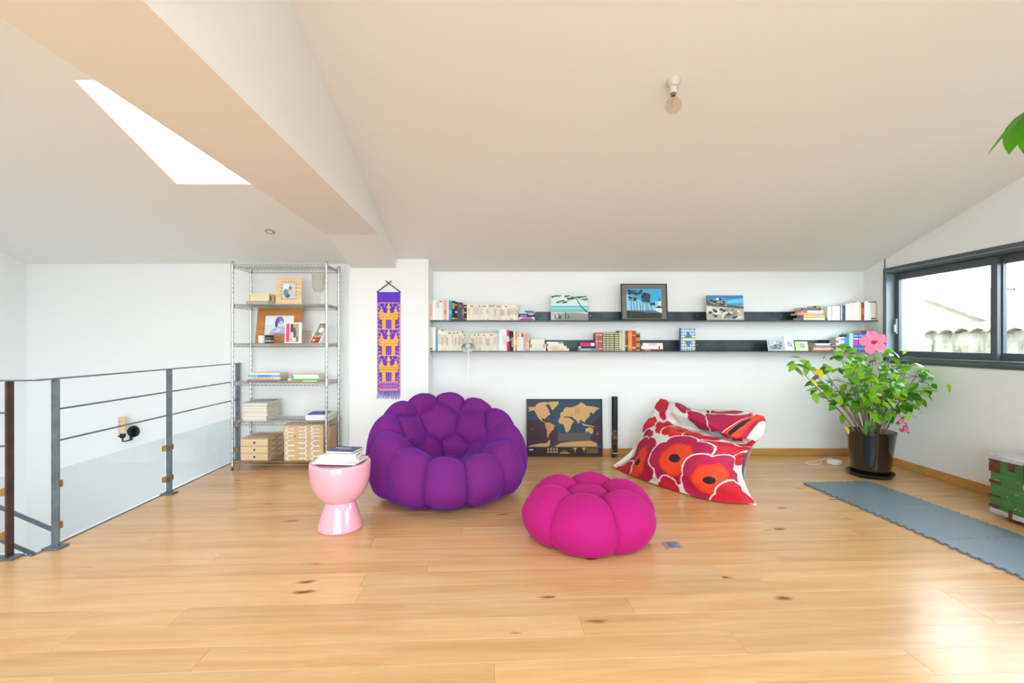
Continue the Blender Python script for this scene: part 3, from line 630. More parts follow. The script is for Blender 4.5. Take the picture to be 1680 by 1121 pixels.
# ------------------------------------------------------------------ pictures on the upper shelf
def canvas(px0, px1, pt, label, polys, Y=5.11, thick=.016):
    wd = (px1 - px0) / F * Y; lean = 6; ht = (524 - pt) / F * Y
    o = thing('canvas_picture', label, 'picture', (X_((px0 + px1) / 2, Y), Y, ZT + .001))
    T = Matrix.Rotation(R(-lean), 4, 'X') @ Matrix.Translation((-wd / 2, 0, 0.002))
    mb = MB(); mb.box(0, wd, 0, thick, 0, ht, 0, T); mb.build('canvas', flat('#e4e6e4'), o); art('print', wd, ht, polys, o, T); return o
def line(u0, v0, u1, v1, w0, w1):
    d = Vector((u1 - u0, v1 - v0)).normalized(); nx, ny = -d.y, d.x
    return [(u0 + nx * w0, v0 + ny * w0), (u1 + nx * w1, v1 + ny * w1), (u1 - nx * w1, v1 - ny * w1), (u0 - nx * w0, v0 - ny * w0)]
pl = [('#d4eae6', rect(0, .5, 1, 1)), ('#6cc3c6', rect(0, .3, 1, .55)), ('#9bd6d4', rect(0, .42, 1, .48)), ('#c7cac6', rect(0, 0, 1, .32)), ('#9b9c9a', [(.1, .0), (1, 0), (1, .22), (.6, .3), (.3, .25)]), ('#4a4a48', line(.97, .3, .8, .55, .02, .015)), ('#4a4a48', line(.8, .55, .68, .85, .015, .012)),
      ('#5c5a54', line(.68, .85, .2, .63, .012, .004)), ('#4a4a48', line(.7, .88, 1, .72, .015, .005))]
for (a, b, s) in ((.7, .9, .2), (.85, .9, .15), (.55, .85, .14), (.92, .8, .1), (.1, .92, .1), (.2, .95, .1), (.3, .75, .08), (.38, .7, .08), (.2, .7, .06), (.45, .93, .1)):
    pl += [('#3f403c', line(a - s * .8, b - .02 + random.uniform(-.03, .02), a + s * .8, b + random.uniform(-.03, .04), .018, .006)) for _ in range(4)]
for u in (.12, .22, .26, .4, .48): pl.append(('#33312e', line(u, .05, u + random.uniform(-.03, .03), .28 + random.uniform(-.08, .06), .014, .008)))
for k in range(10): pl.append(('#6f6e6a', line(.4 + k * .06, .02, .5 + k * .05, .2, .004, .003)))
canvas(904, 965, 481, 'beach canvas with turquoise sea and bare black branches, upper shelf', pl)
pl = [('#3c9fd6', rect(0, .55, 1, 1)), ('#7cc4e2', [(0, .75), (.6, .8), (1, .9), (1, .7), (0, .6)]), ('#2b86c4', rect(0, .88, 1, 1)), ('#b9b5ab', rect(0, 0, 1, .6)), ('#5f625e', [(0, .6), (0, .92), (.1, .85), (.2, .82), (.35, .78), (.5, .7), (.6, .62), (1, .55), (1, .45), (.3, .55)]), ('#e6e2d6', [(0, .55), (.25, .5), (.6, .3), (.2, .2), (0, .3)]), ('#e9ecec', rect(.28, .8, .35, .9))]
pl += blobs(45, ['#3b3d3a', '#8c8c84', '#2e302e', '#c9c6bc'], .05, 8, 0, .6, .55, .92) + blobs(40, ['#8f8d85', '#dcd8cc', '#4a4a45', '#efece2'], .09, 9, 0, 1, 0, .55)
canvas(1160, 1221, 483, 'rocky shore canvas under a strong blue sky, upper shelf', pl)
Y = 5.10; wd = 76 / F * Y; ht = 60.5 / F * Y
o = thing('framed_picture', 'dark grey framed print of pines and a lighthouse, upper shelf', 'picture', (X_(1058, Y), Y, ZT + .001))
T = Matrix.Rotation(R(-5), 4, 'X') @ Matrix.Translation((-wd / 2, 0, .002)); mb = MB(); fw = .011
mb.box(0, wd, 0, .02, 0, fw, 0, T); mb.box(0, wd, 0, .02, ht - fw, ht, 0, T); mb.box(0, fw, 0, .02, fw, ht - fw, 0, T); mb.box(wd - fw, wd, 0, .02, fw, ht - fw, 0, T); mb.build('frame', flat('#3c3a38'), o, bevel=.001)
mb = MB(); mb.box(fw, wd - fw, .006, .018, fw, ht - fw, 0, T); mb.build('mount', flat('#77716a'), o)
T2 = T @ Matrix.Translation((.115 * wd, .0055, .12 * ht))
pl = [('#3fa9d8', rect(0, .45, 1, 1)), ('#8fd0e8', [(0, .2), (1, .2), (1, .55), (.5, .5), (0, .8)]), ('#5b7fc4', rect(.45, .12, 1, .2)), ('#3c4634', rect(0, -.1, 1, .12)), ('#2e3a2a', [(0, -.1), (1, -.1), (1, .05), (.6, .12), (0, .18)]), ('#e8e4e6', [(.78, .28), (1, .3), (1, .1), (.85, .16)]), ('#c2273c', rect(.925, .52, .955, .68)), ('#f2f2f2', rect(.92, .36, .96, .54)), ('#35404e', [(.8, .28), (.92, .37), (1, .34), (1, .28)])]
for u, v_ in ((.12, .7), (.28, .8), (.2, .55), (.45, .62), (.55, .78), (.6, .6), (.7, .45), (.38, .5)): pl.append(('#3b4a5c', line(u + .02, 0, u, v_, .01, .006)))
pl += blobs(34, ['#35465a', '#3f5068', '#2c3a4a'], .065, 11, 0, .5, .72, 1.0) + blobs(18, ['#3a4c60', '#2c3a4a'], .05, 15, 0, .3, .5, .75) + blobs(70, ['#35465a', '#41526a', '#2c3a4a'], .07, 12, .38, .72, .42, .88) + blobs(14, ['#35465a', '#2c3a4a'], .05, 13, .62, .84, .36, .52)
art('print', wd * .76, ht * .74, pl, o, T2)

# ------------------------------------------------------------------ map poster and tube
Y = 5.225; wd = 125 / F * Y; ht = .64
o = thing('framed_world_map', 'dark framed world map with gold continents leaning on the wall', 'poster', (X_(926.5, Y), Y, .002))
T = Matrix.Rotation(R(-3), 4, 'X') @ Matrix.Translation((-wd / 2, 0, .001)); mb = MB(); fw = .011
mb.box(0, wd, 0, .02, 0, fw, 0, T); mb.box(0, wd, 0, .02, ht - fw, ht, 0, T); mb.box(0, fw, 0, .02, fw, ht - fw, 0, T); mb.box(wd - fw, wd, 0, .02, fw, ht - fw, 0, T); mb.build('frame', M_BLACK, o, bevel=.001)
mb = MB(); mb.box(fw, wd - fw, .008, .016, fw, ht - fw, 0, T); mb.build('backing', flat('#3a3234'), o)
def mp_(pts): return [((x - 130) / 1055, (950 - y) / 800) for x, y in pts]
G = '#c9a067'; G2 = '#bd9560'
pl = [('#39424c', rect(.01, .15, .99, .985)), ('#2c4558', mp_([(140, 330), (140, 440), (560, 460), (580, 700), (1040, 600), (1170, 400), (1170, 170), (600, 160), (560, 300), (400, 420), (260, 380)])), ('#402c38', mp_([(140, 445), (420, 445), (560, 560), (570, 690), (520, 800), (140, 815)])), ('#432c3e', mp_([(1040, 500), (1170, 380), (1170, 800), (1030, 720)])), ('#5c5551', mp_([(570, 630), (1020, 620), (1020, 740), (560, 740)])), ('#2f2a2c', rect(.01, .015, .99, .155)),
      (G, mp_([(150, 265), (250, 258), (270, 235), (380, 235), (400, 240), (420, 270), (440, 300), (450, 340), (465, 365), (430, 385), (400, 415), (385, 430), (355, 420), (345, 430), (350, 455), (385, 470), (390, 485), (330, 450), (290, 410), (262, 350), (240, 310), (190, 315), (150, 330), (170, 300)])),
      (G, mp_([(265, 225), (320, 200), (420, 190), (410, 230), (330, 240), (270, 235)])), (G, mp_([(450, 190), (580, 185), (575, 220), (540, 260), (490, 310), (470, 280), (455, 230), (400, 225)])),
      ('#c28e5f', mp_([(390, 480), (440, 475), (520, 520), (510, 570), (470, 610), (440, 650), (430, 690), (412, 680), (415, 600), (390, 520)])),
      (G, mp_([(600, 365), (600, 340), (640, 330), (650, 290), (690, 262), (740, 270), (800, 255), (870, 220), (880, 195), (930, 215), (960, 245), (1060, 255), (1155, 280), (1100, 310), (1060, 360), (1020, 330), (1010, 390), (985, 415), (950, 450), (940, 480), (905, 455), (880, 440), (850, 500), (820, 440), (790, 430), (770, 400), (720, 395), (640, 400), (600, 420)])),
      (G, mp_([(590, 410), (640, 405), (730, 415), (760, 440), (775, 455), (800, 450), (750, 520), (740, 570), (705, 615), (675, 610), (660, 560), (645, 505), (590, 495), (570, 460)])),
      (G2, mp_([(800, 270), (870, 265), (880, 330), (850, 380), (800, 360)])), (G, mp_([(950, 570), (1000, 545), (1050, 560), (1060, 600), (1040, 645), (990, 610), (950, 610)])), (G, mp_([(880, 460), (920, 500), (1080, 535), (1070, 545), (920, 520)])), (G, mp_([(1110, 640), (1130, 615), (1120, 645), (1100, 660)])), (G, mp_([(180, 560), (250, 580), (200, 570)])),
      (G, mp_([(150, 815), (170, 800), (320, 770), (400, 770), (455, 715), (455, 790), (420, 815)])), (G, mp_([(520, 815), (590, 770), (760, 745), (1030, 735), (1110, 770), (1110, 815)])), ('#31404a', mp_([(640, 400), (700, 395), (715, 412), (650, 408)])), ('#2a3a4a', mp_([(758, 365), (772, 372), (765, 400)])), (G2, rect(.01, .156, .99, .158)), ('#e8e8e8', mp_([(165, 850), (220, 850), (220, 866), (165, 866)]))]
for i in range(4):
    for j in range(2): pl.append((G2, disc((430 + i * 40 - 130) / 1055, (950 - 850 - j * 38) / 800, .014, .02, 10)))
for i in range(10): pl.append((G2, mp_([(590 + i * 14, 912), (597 + i * 14, 850 + abs(i - 4) * 8 + (i % 3) * 8), (606 + i * 14, 912)])))
for x0 in (765, 890): pl.append((G2, mp_([(x0, 830), (x0 + 70, 830), (x0 + 45, 860), (x0 + 38, 905), (x0 + 28, 860)])))
for j in range(5): pl.append((G2, mp_([(960, 840 + j * 15), (1120, 840 + j * 15), (1120, 844 + j * 15), (960, 844 + j * 15)])))
art('map_print', wd, ht, pl, o, T @ Matrix.Translation((0, .0079, 0)))
Y = 5.20
def tube_mat():
    m = bpy.data.materials.new('black_gold_tube_print'); m.use_nodes = True; nt = m.node_tree; b = nt.nodes['Principled BSDF']; L = nt.links.new
    tc = node(nt, 'ShaderNodeTexCoord'); n = node(nt, 'ShaderNodeTexNoise', Scale=22.0, Detail=5.0, Roughness=.7); L(tc.outputs['Object'], n.inputs['Vector'])
    sx = node(nt, 'ShaderNodeSeparateXYZ'); L(tc.outputs['Object'], sx.inputs[0]); mr = node(nt, 'ShaderNodeMapRange'); mr.inputs['From Min'].default_value = .42; mr.inputs['From Max'].default_value = .3; L(sx.outputs[2], mr.inputs['Value'])
    mu = node(nt, 'ShaderNodeMath', operation='MULTIPLY'); L(n.outputs['Fac'], mu.inputs[0]); L(mr.outputs[0], mu.inputs[1])
    r = ramp(nt, mu.outputs[0], [(.0, '#1c1a1c'), (.5, '#252022'), (.58, '#7a5c46'), (.7, '#a58a66')]); L(r.outputs[0], b.inputs['Base Color']); b.inputs['Roughness'].default_value = .5; return m
o = thing('poster_tube', 'slim black cardboard poster tube standing right of the map', 'tube', (X_(1008.5, Y), Y, .001))
mb = MB(); mb.lathe([(0, 0), (.032, 0), (.033, .003), (.033, .66), (0, .66)], 28); mb.build('tube_body', tube_mat(), o, smooth=40)
mb = MB(); mb.lathe([(.0335, .652), (.0345, .653), (.0345, .672), (.031, .676), (0, .676)], 28); mb.build('end_cap', M_BLACK, o, smooth=40)
mb = MB(); mb.lathe([(.0334, .045), (.0336, .045), (.0336, .055), (.0334, .055)], 28); mb.build('white_band', flat('#cfcfd4'), o, smooth=40)

# ------------------------------------------------------------------ tapestry
Yp = 4.982
o = thing('wall_hanging', 'purple and gold woven wall hanging with fringe on crossed sticks', 'tapestry', (X_(638, Yp), Yp, 1.20))
TW, TZ0, TZ1 = .245, Z_(641, Yp) - 1.2, Z_(479.5, Yp) - 1.2
NC, NR = 37, 150; PUR, GO, LG, PK, OR_ = 0, 1, 2, 3, 4; mb = MB()
def cell(i, j):
    u = (i + .5) / NC * 2 - 1; v_ = (j + .5) / NR            # v down
    if v_ < .105: return PUR
    if abs(u) > .94: return GO
    if abs(u) > .86: return PK if (j % 6) < 3 else PUR
    v2 = (v_ - .105) / .80
    if v2 > 1: 
        q = (v_ - .905) / .095
        return GO if q > .85 or q < .08 else (PK if i % 3 and j % 4 else PUR)
    k = int(v2 * 3); q = v2 * 3 - k
    if q < .035: return LG if k == 0 or q < .03 else GO
    au = abs(u)
    if q < .18 and (abs(au - .36) < .04 or abs(au - .8) < .05) and j % 3: return PK
    if .06 < q < .46:
        tier = ((q - .06) / .4); s = .05 + .17 * (tier * 2.2 % 1)
        if au < s * (1 if q < .32 else .8): return LG if j % 2 else GO
    if .16 < q < .46 and abs(au - .62) < .03 + .24 * ((q - .16) / .3) * (1 - .35 * (int(q * 22) % 2)): return LG if (i + j) % 3 == 0 else GO
    if .40 <= q < .66 and au < .86 - (.1 if q > .55 else 0): return LG if j % 4 == 0 else (OR_ if k == 2 and .48 < q < .58 else GO)
    if q >= .66:
        if .24 < au < .58: return LG if j % 4 == 0 else GO
        if .07 < au < .13 and j % 3: return PK
        if .66 < au < .8 and j % 5 < 2 and q > .8: return GO
    return PUR
for j in range(NR):
    for i in range(NC):
        xa, xb = -TW / 2 + i * TW / NC, -TW / 2 + (i + 1) * TW / NC; za, zb = TZ1 - (j + 1) * (TZ1 - TZ0) / NR, TZ1 - j * (TZ1 - TZ0) / NR
        c = cell(i, j); off = -.0095 - (0 if c == PUR else .0008); wv = lambda x_, z_: .0015 * math.sin(z_ * 9) + .001 * math.sin(x_ * 30)
        mb.add([(xa, off + wv(xa, za), za), (xb, off + wv(xb, za), za), (xb, off + wv(xb, zb), zb), (xa, off + wv(xa, zb), zb)], [(0, 1, 2, 3)], c)
mb.box(-TW / 2, TW / 2, -.0075, -.0045, TZ0, TZ1, 0)
mb.build('cloth', [mat('purple_yarn', '#6336c4', .85), mat('gold_yarn', '#e9a52c', .7), mat('light_gold_yarn', '#efc466', .7), mat('pink_yarn', '#cf7f9c', .85), mat('orange_yarn', '#df8420', .7)], o, fixn=False)
mb = MB()
for k in range(44):
    x_ = -TW / 2 + (k + .5) * TW / 44; mb.tube([(x_, -.008, TZ0 + .002), (x_ + random.uniform(-.004, .004), -.010, TZ0 - .04), (x_ + random.uniform(-.009, .009), -.010, TZ0 - .075 - random.uniform(0, .02))], [.0022, .0020, .0012], 4, 0 if k % 3 else 1)
stuff(mb.build('fringe', [MC['purple_yarn'], mat('lilac_yarn', '#b6a2ee', .85)], o))
zt = TZ1; 
for s in (-1, 1):
    mb = MB(); mb.tube([(s * .128, -.012 - .002 * s, zt - .003), (-s * .03, -.012 - .004 * s, zt + .118)], .0055, 8); mb.build('stick', mat('dark_stick', '#4c4436', .6), o, smooth=40)

# ------------------------------------------------------------------ chrome wire rack
RX0, RX1, RY0, RY1 = -2.787, -1.845, 4.675, 5.005
rack = thing('wire_rack', 'tall chrome wire shelving rack with six shelves against the wall', 'shelving', (RX0, RY0, 0)); rw, rd = RX1 - RX0, RY1 - RY0
for (x_, y_) in ((0, 0), (rw, 0), (0, rd), (rw, rd)):
    mb = MB(); mb.lathe([(0, .03), (.0115, .03), (.0125, .034)] + [p for k in range(40) for p in ((.0125, .05 + k * .051), (.0122, .052 + k * .051), (.0122, .0535 + k * .051), (.0125, .0555 + k * .051))] + [(.0125, 2.09), (.010, 2.094), (0, 2.095)], 14, (x_, y_, 0)); p = mb.build('post', M_CHROME, rack, smooth=40)
    mb = MB(); mb.lathe([(0, .001), (.012, .001), (.013, .01), (.009, .02), (.009, .031), (0, .031)], 14, (x_, y_, 0)); mb.build('foot', mat('dark_foot', '#4c4640', .5, .4), p, smooth=40)
SZ = [2.062, 1.664, 1.271, .885, .487, .088]
for z in SZ:
    mb = MB(); r_ = .0032
    for (a, b) in (((0, 0), (rw, 0)), ((0, rd), (rw, rd)), ((0, 0), (0, rd)), ((rw, 0), (rw, rd))):
        for dz in (0, -.032): mb.tube([(a[0], a[1], z + dz - .004), (b[0], b[1], z + dz - .004)], r_, 6)
        L_ = math.hypot(b[0] - a[0], b[1] - a[1]); n = max(4, int(round(L_ / .04)) * 2); pts = []
        for k in range(n + 1):
            t = k / n; pts.append((a[0] + (b[0] - a[0]) * t, a[1] + (b[1] - a[1]) * t, z - .004 - (.032 if k % 2 else 0)))
        mb.tube(pts, .0028, 4)
    fr = mb.build('shelf_frame', M_CHROME, rack, smooth=False)
    mb = MB()
    for k in range(1, 38): x_ = rw * k / 38; mb.tube([(x_, 0, z - .002), (x_, rd, z - .002)], .0014, 4, caps=False)
    for k in (1, 2): mb.tube([(0, rd * k / 3, z - .006), (rw, rd * k / 3, z - .006)], .0026, 4)
    stuff(mb.build('shelf_wires', M_CHROME, fr))
    for (x_, y_) in ((0, 0), (rw, 0), (0, rd), (rw, rd)):
        mb = MB(); mb.lathe([(.0128, z - .042), (.0185, z - .042), (.0175, z + .004), (.0128, z + .006)], 16, (x_, y_, 0)); mb.build('collar', M_CHROME, fr, smooth=40)

# --- things on the rack
def rs(rows, z, Yf, place, group, word): return stack(rows, z, Yf, place, group, word)
GR = 'books piled on the wire rack'
z_ = stack([(404, 440, .036, .16, '#b3aca0', 'grey-beige', [], 0, .0)], SZ[1], 4.74, 'under the cream box, second rack shelf', GR)
o = thing('keepsake_box', 'small cream and gold box lying on the grey book', 'box', (X_(427, 4.74) - .01, 4.745, z_ + .0005))
mb = MB(); mb.box(-.095, .095, 0, .15, 0, .06); mb.build('box_body', flat('#e6d9b0'), o, bevel=.002)
mb = MB(); mb.box(-.097, .097, -.002, .152, .061, .075); mb.build('lid', flat('#efe6c6'), o, bevel=.002)
mb = MB(); mb.box(.0953, .0963, .02, .045, .008, .05, 0); mb.box(.0953, .0963, .11, .13, .0, .06, 1); mb.build('gold_print', [flat('#4a3a28'), flat('#c9a53c')], o)
def pframe(name, label, px0, px1, pt, zb, Y, lean, fw, fm, polys, rz=0, ins=.0, th=.018, pb=None):
    wd = (px1 - px0) / F * Y; ht = Z_(pt, Y) - zb
    o = thing(name, label, 'picture', (X_((px0 + px1) / 2, Y), Y, zb + .0015), rz)
    T = Matrix.Rotation(R(-lean), 4, 'X') @ Matrix.Translation((-wd / 2, 0, .001)); mb = MB()
    mb.box(0, wd, 0, th, 0, fw, 0, T); mb.box(0, wd, 0, th, ht - fw, ht, 0, T); mb.box(0, fw, 0, th, fw, ht - fw, 0, T); mb.box(wd - fw, wd, 0, th, fw, ht - fw, 0, T)
    mb.build('frame', fm, o, bevel=.0015)
    mb = MB(); mb.box(fw, wd - fw, .006, th - .002, fw, ht - fw, 0, T); mb.build('backing', flat('#e6e4de'), o)
    art('photo', wd - 2 * fw, ht - 2 * fw, polys, o, T @ Matrix.Translation((fw, .0058, fw))); return o
pl = [('#cfd8dc', rect(0, 0, 1, 1)), ('#e8eef4', rect(0, .6, .5, 1)), ('#7c8a92', disc(.25, .35, .2, .3)), ('#c9a084', disc(.58, .6, .14, .16)), ('#a87c58', disc(.6, .72, .15, .1)), ('#c4d0cc', disc(.7, .3, .25, .25)), ('#57707c', disc(.4, .15, .2, .15))]
o = pframe('bamboo_photo_frame', 'square bamboo photo frame with carved inner edge, second rack shelf', 452, 494.5, 454.5, SZ[1], 4.78, 3, .07, M_BAMBOO, pl)
wd = 42.5 / F * 4.78; ht = Z_(454.5, 4.78) - SZ[1]; mb = MB(); T = Matrix.Rotation(R(-3), 4, 'X') @ Matrix.Translation((-wd / 2, 0, .001))
for k in range(5):
    for (a, b) in ((.052, .06 + k * .035), (wd - .062, .06 + k * .035), (.06 + k * .03, ht - .06), (.06 + k * .03, .052)): mb.box(a, a + .012, -.001, .0, b, b + .014, 0, T)
stuff(mb.build('carved_notches', mat('burnt_wood', '#b5824a', .7), o))
# glass goblet vase
o = thing('glass_vase', 'tall clear glass goblet vase at right end of second rack shelf', 'vase', (X_(522.5, 4.84), 4.84, SZ[1]))
mb = MB(); pr = [(0, .002), (.052, .002), (.054, .006), (.02, .016), (.016, .05), (.028, .062), (.016, .075), (.02, .095), (.032, .108), (.018, .122), (.045, .145), (.058, .18), (.066, .33)]
mb.lathe(pr + [(r_ - .003 if r_ > .004 else 0, z) for r_, z in [(.066, .33), (.058, .18), (.045, .148), (.0, .135)]], 36); mb.build('vase_body', glass_mat('vase_glass', '#fcfbf8', .02, 1.4), o, smooth=True)
# third shelf
pl = [('#d9e2e8', rect(0, 0, 1, 1)), ('#e9eff2', rect(0, .5, 1, 1)), ('#6f62b4', disc(.50, .78, .14, .17)), ('#8a7cc0', disc(.56, .70, .10, .16)), ('#5b4ea8', disc(.40, .6, .06, .22)), ('#cfcae2', disc(.56, .62, .06, .12)), ('#b9b6d8', [(.15, 0), (.28, .3), (.45, .42), (.68, .4), (.85, .25), (.95, 0)]), ('#8f8ac6', [(.25, 0), (.4, .12), (.6, .06), (.8, .14), (.9, 0)]), ('#d8d6ea', [(.3, .12), (.45, .35), (.6, .3), (.5, .12)])]
pframe('wooden_photo_frame', 'wide orange-brown wooden frame with blue portrait print, third rack shelf', 418, 493, 503.5, SZ[2], 4.87, 9, .088, M_OAKDK, pl)
o = thing('white_cup', 'small plain white cup before the wooden frame', 'cup', (X_(427, 4.70), 4.735, SZ[2]))
mb = MB(); mb.lathe([(0, .001), (.03, .001), (.034, .006), (.036, .078), (.033, .078), (.031, .01), (0, .008)], 28); mb.build('cup_body', M_WHITE, o, smooth=40)
o = thing('black_tin', 'small black and grey striped tin beside the white cup', 'tin', (X_(439, 4.70), 4.735, SZ[2]))
mb = MB(); 
for i, (a, b, mi) in enumerate(((.001, .016, 0), (.016, .034, 1), (.034, .05, 0), (.05, .056, 1), (.056, .072, 0))): mb.box(-.03, .03, -.03, .03, a, b, mi)
mb.build('tin_body', [M_BLACK, flat('#9fb0bc')], o)
mb = MB(); mb.box(-.031, .031, -.031, .031, .0722, .08); mb.build('lid', M_BLACK, o, bevel=.002)
pl = [('#f4f4f4', rect(0, 0, 1, 1)), ('#e84a78', rect(.02, .02, .26, .98)), ('#b89c84', rect(.30, .02, .86, .98)), ('#4a4644', rect(.32, .55, .48, .95)), ('#6a5a70', disc(.56, .5, .13, .3)), ('#d8cdd2', disc(.42, .35, .1, .2)), ('#caa084', disc(.55, .84, .06, .07)), ('#e8e2ea', disc(.55, .15, .14, .1)), ('#8a6a50', rect(.7, .05, .84, .3))]
pframe('white_photo_frame', 'white frame with pink strip and photo, third rack shelf', 466.5, 494, 529.5, SZ[2], 4.74, 4, .008, M_WHITE, pl)
o = thing('acrylic_block', 'low clear acrylic photo block behind the white frame', 'photo block', (X_(502, 4.9), 4.9, SZ[2])); mb = MB(); mb.box(-.045, .045, 0, .03, .001, .135); mb.build('block', glass_mat('acrylic', '#f6f2ee', .05, 1.4), o, bevel=.002)
wd, ht = .13, .24; o = thing('leaning_photo_card', 'colourful photo card leaning sideways at right of third rack shelf', 'card', (X_(509.5, 4.82), 4.80, SZ[2] + .003), R(8))
T = Matrix(((1, 0, .42, 0), (0, 1, 0.06, 0), (0, 0, .9, 0), (0, 0, 0, 1))); mb = MB(); mb.box(-.005, wd * .72, 0, .004, 0, ht, 0, T); mb.build('card', flat('#f0f0ee'), o)
art('photo', wd * .66, ht * .94, [('#a09a90', rect(0, 0, 1, 1)), ('#c23c30', rect(.02, .02, .98, .32)), ('#a8b0a0', rect(.1, .3, .9, .42)), ('#7c8468', disc(.4, .48, .3, .12)), ('#e8e2da', disc(.6, .66, .3, .14)), ('#b5683c', disc(.7, .82, .12, .08)), ('#5b5f66', rect(.1, .92, .95, .97)), ('#d8d4cc', disc(.3, .14, .18, .05)), ('#7a3450', disc(.6, .07, .3, .04))], o, T)
# fourth shelf
stack([(406, 458, .012, .2, '#8b5fb0', 'purple', [], 0, 0), (406, 459, .016, .2, '#d9a53a', 'ochre', [], 0, .002), (406, 460, .012, .2, '#dfe6e8', 'white', [(.2, .8, '#b8c8d8')], 0, 0), (407, 458, .026, .2, '#8fb6e4', 'pale blue', [(.3, .75, '#6c92c8')], 0, 0), (410, 459, .016, .2, '#efe4d8', 'cream', [], .02, 0)], SZ[3], 4.70, 'in the left pile on the fourth rack shelf', GR)
stack([(473, 522, .010, .2, '#e06a78', 'coral', [(.5, .95, '#e8e4e0')], 0, 0), (472, 522, .018, .2, '#4fc24c', 'bright green', [(.0, .1, '#e8e8e8')], 0, .002), (475, 523, .028, .2, '#f0ede9', 'white', [(.02, .15, '#4fa7a0')], 0, 0), (472, 521, .012, .2, '#e4dfd8', 'white', [(.0, .18, '#e05a6a')], .01, 0)], SZ[3], 4.70, 'in the right pile on the fourth rack shelf', GR)
# fifth shelf: piles of magazines
def mags(n, px0, px1, z, Yf, d, place, group, cols, tmin=.006, tmax=.011, top=None, jit=.03):
    zz = z + .0006; wd = (px1 - px0) / F * Yf; xc = X_((px0 + px1) / 2, Yf)
    for i in range(n):
        t = random.uniform(tmin, tmax); col = random.choice(cols) if not (top and i == n - 1) else top[0]
        me = book_mesh(t, wd, d, col, pages='#ddd5c8', lying=True)
        o = link('magazine', me, None, (xc + random.uniform(-.008, .008), Yf + random.uniform(0, .01), zz), (0, 0, random.uniform(-jit, jit))); zz += t + .0006
        pos = 'topmost' if i == n - 1 else ('lowest' if i == 0 else ordw(i + 1) + ' from bottom')
        tag(o, f"{(top[1] if top and i == n - 1 else 'pale')} magazine, {pos} {place}", 'magazine', group)
    return zz
mags(15, 397.5, 437, SZ[4], 4.69, .27, 'in the tall pile on the fifth rack shelf', 'magazines in the tall rack pile', ['#e6dccf', '#ddd2c4', '#efe8de', '#d8cabb', '#e9e2da'], .010, .0145, ('#a7adb0', 'grey-covered'))
zz = mags(4, 501, 539, SZ[4], 4.74, .2, 'in the small pile at right of the fifth rack shelf', 'magazines in the small rack pile', ['#e9e6e4', '#dfe2ea', '#efeeee'], .010, .014)
stack([(505, 535, .012, .17, '#56629a', 'blue-violet', [], .1, .0)], zz, 4.75, 'on top of the small magazine pile', GR)
# bottom shelf: drawer box, lidded box, files
M_KRAFT = mat('kraft_board', '#d3b48a', .8, vary=.05)
def squiggle(seed, n, h):   # looping white line as polygon ribbons on a box face, in 0..1
    out = []; rr = random.Random(seed)
    for s in range(n):
        cx = (s + .5) / n; pts = []
        for k in range(120):
            t = k / 119; a = t * 2 * math.pi * 4.0; pts.append((cx + (.30 / n) * math.cos(a) + .01 * rr.uniform(-1, 1) * 0, .02 + t * .96 + .07 * math.sin(a) * (1 if s % 2 else -1) * .9 + (-.03)))
        for a, b in zip(pts, pts[1:]): out.append(('#efeee9', line(a[0], a[1], b[0] + 1e-6, b[1] + 1e-6, h, h)))
    return [(c, [(min(max(u, 0), 1), min(max(v_, 0), 1)) for u, v_ in p]) for c, p in out]
Yd = 4.69; x0, x1 = X_(395, Yd), X_(439.5, Yd); zb = SZ[5] + .001; ht = Z_(719.5, Yd) - zb; wd = x1 - x0
o = thing('drawer_box', 'kraft cardboard box of three small drawers, bottom rack shelf', 'box', (x0, Yd, zb))
mb = MB(); mb.box(0, wd, .012, .30, 0, .004); mb.box(0, .004, .012, .30, .004, ht); mb.box(wd - .004, wd, .012, .30, .004, ht); mb.box(.004, wd - .004, .012, .30, ht - .004, ht); mb.box(.004, wd - .004, .296, .30, .004, ht - .004); mb.build('carcass', M_KRAFT, o)
for k in range(3):
    h0 = .006 + k * (ht - .01) / 3; mb = MB(); mb.box(.001, wd - .001, .0, .29, h0, h0 + (ht - .01) / 3 - .004); d = mb.build('drawer', mat('light_kraft', '#dfc19a', .8), o, bevel=.001)
    mb = MB(); T = Matrix.Translation((wd / 2, 0, h0 + .033)) @ Matrix.Rotation(R(90), 4, 'X'); mb.lathe([(0, .001), (.0105, .001), (.0105, 0)], 16, (0, 0, 0), 0, T); mb.build('finger_hole', flat('#2a2622'), d)
T = Matrix.Translation((wd + .0004, .012, 0)) @ Matrix.Rotation(R(90), 4, 'Z'); stuff(art('white_print', .288, ht, squiggle(4, 2, .018), o, T))
T = Matrix.Translation((0, .012, ht + .0004)) @ Matrix.Rotation(R(-90), 4, 'X'); stuff(art('white_print', wd, .288, squiggle(5, 2, .018), o, T))
Yd = 4.70; x0, x1 = X_(466, Yd), X_(530, Yd); ht = Z_(691, Yd) - zb - .036; wd = x1 - x0
o = thing('patterned_storage_box', 'large kraft storage box printed with white loops, bottom rack shelf', 'box', (x0, Yd, zb))
mb = MB(); mb.box(0, wd, 0, .22, 0, ht * .6); mb.build('box_body', M_KRAFT, o, bevel=.002)
mb = MB(); mb.box(-.002, wd + .002, -.003, .222, ht * .6 + .001, ht); mb.build('lid', M_KRAFT, o, bevel=.002)
stuff(art('white_print', wd, ht * .6, squiggle(7, 3, .016), o, Matrix.Translation((0, -.0003, 0)))); stuff(art('white_print', wd, ht * .4, [(c, [(u, v_) for u, v_ in p]) for c, p in squiggle(8, 3, .016)], o, Matrix.Translation((0, -.0035, ht * .6))))
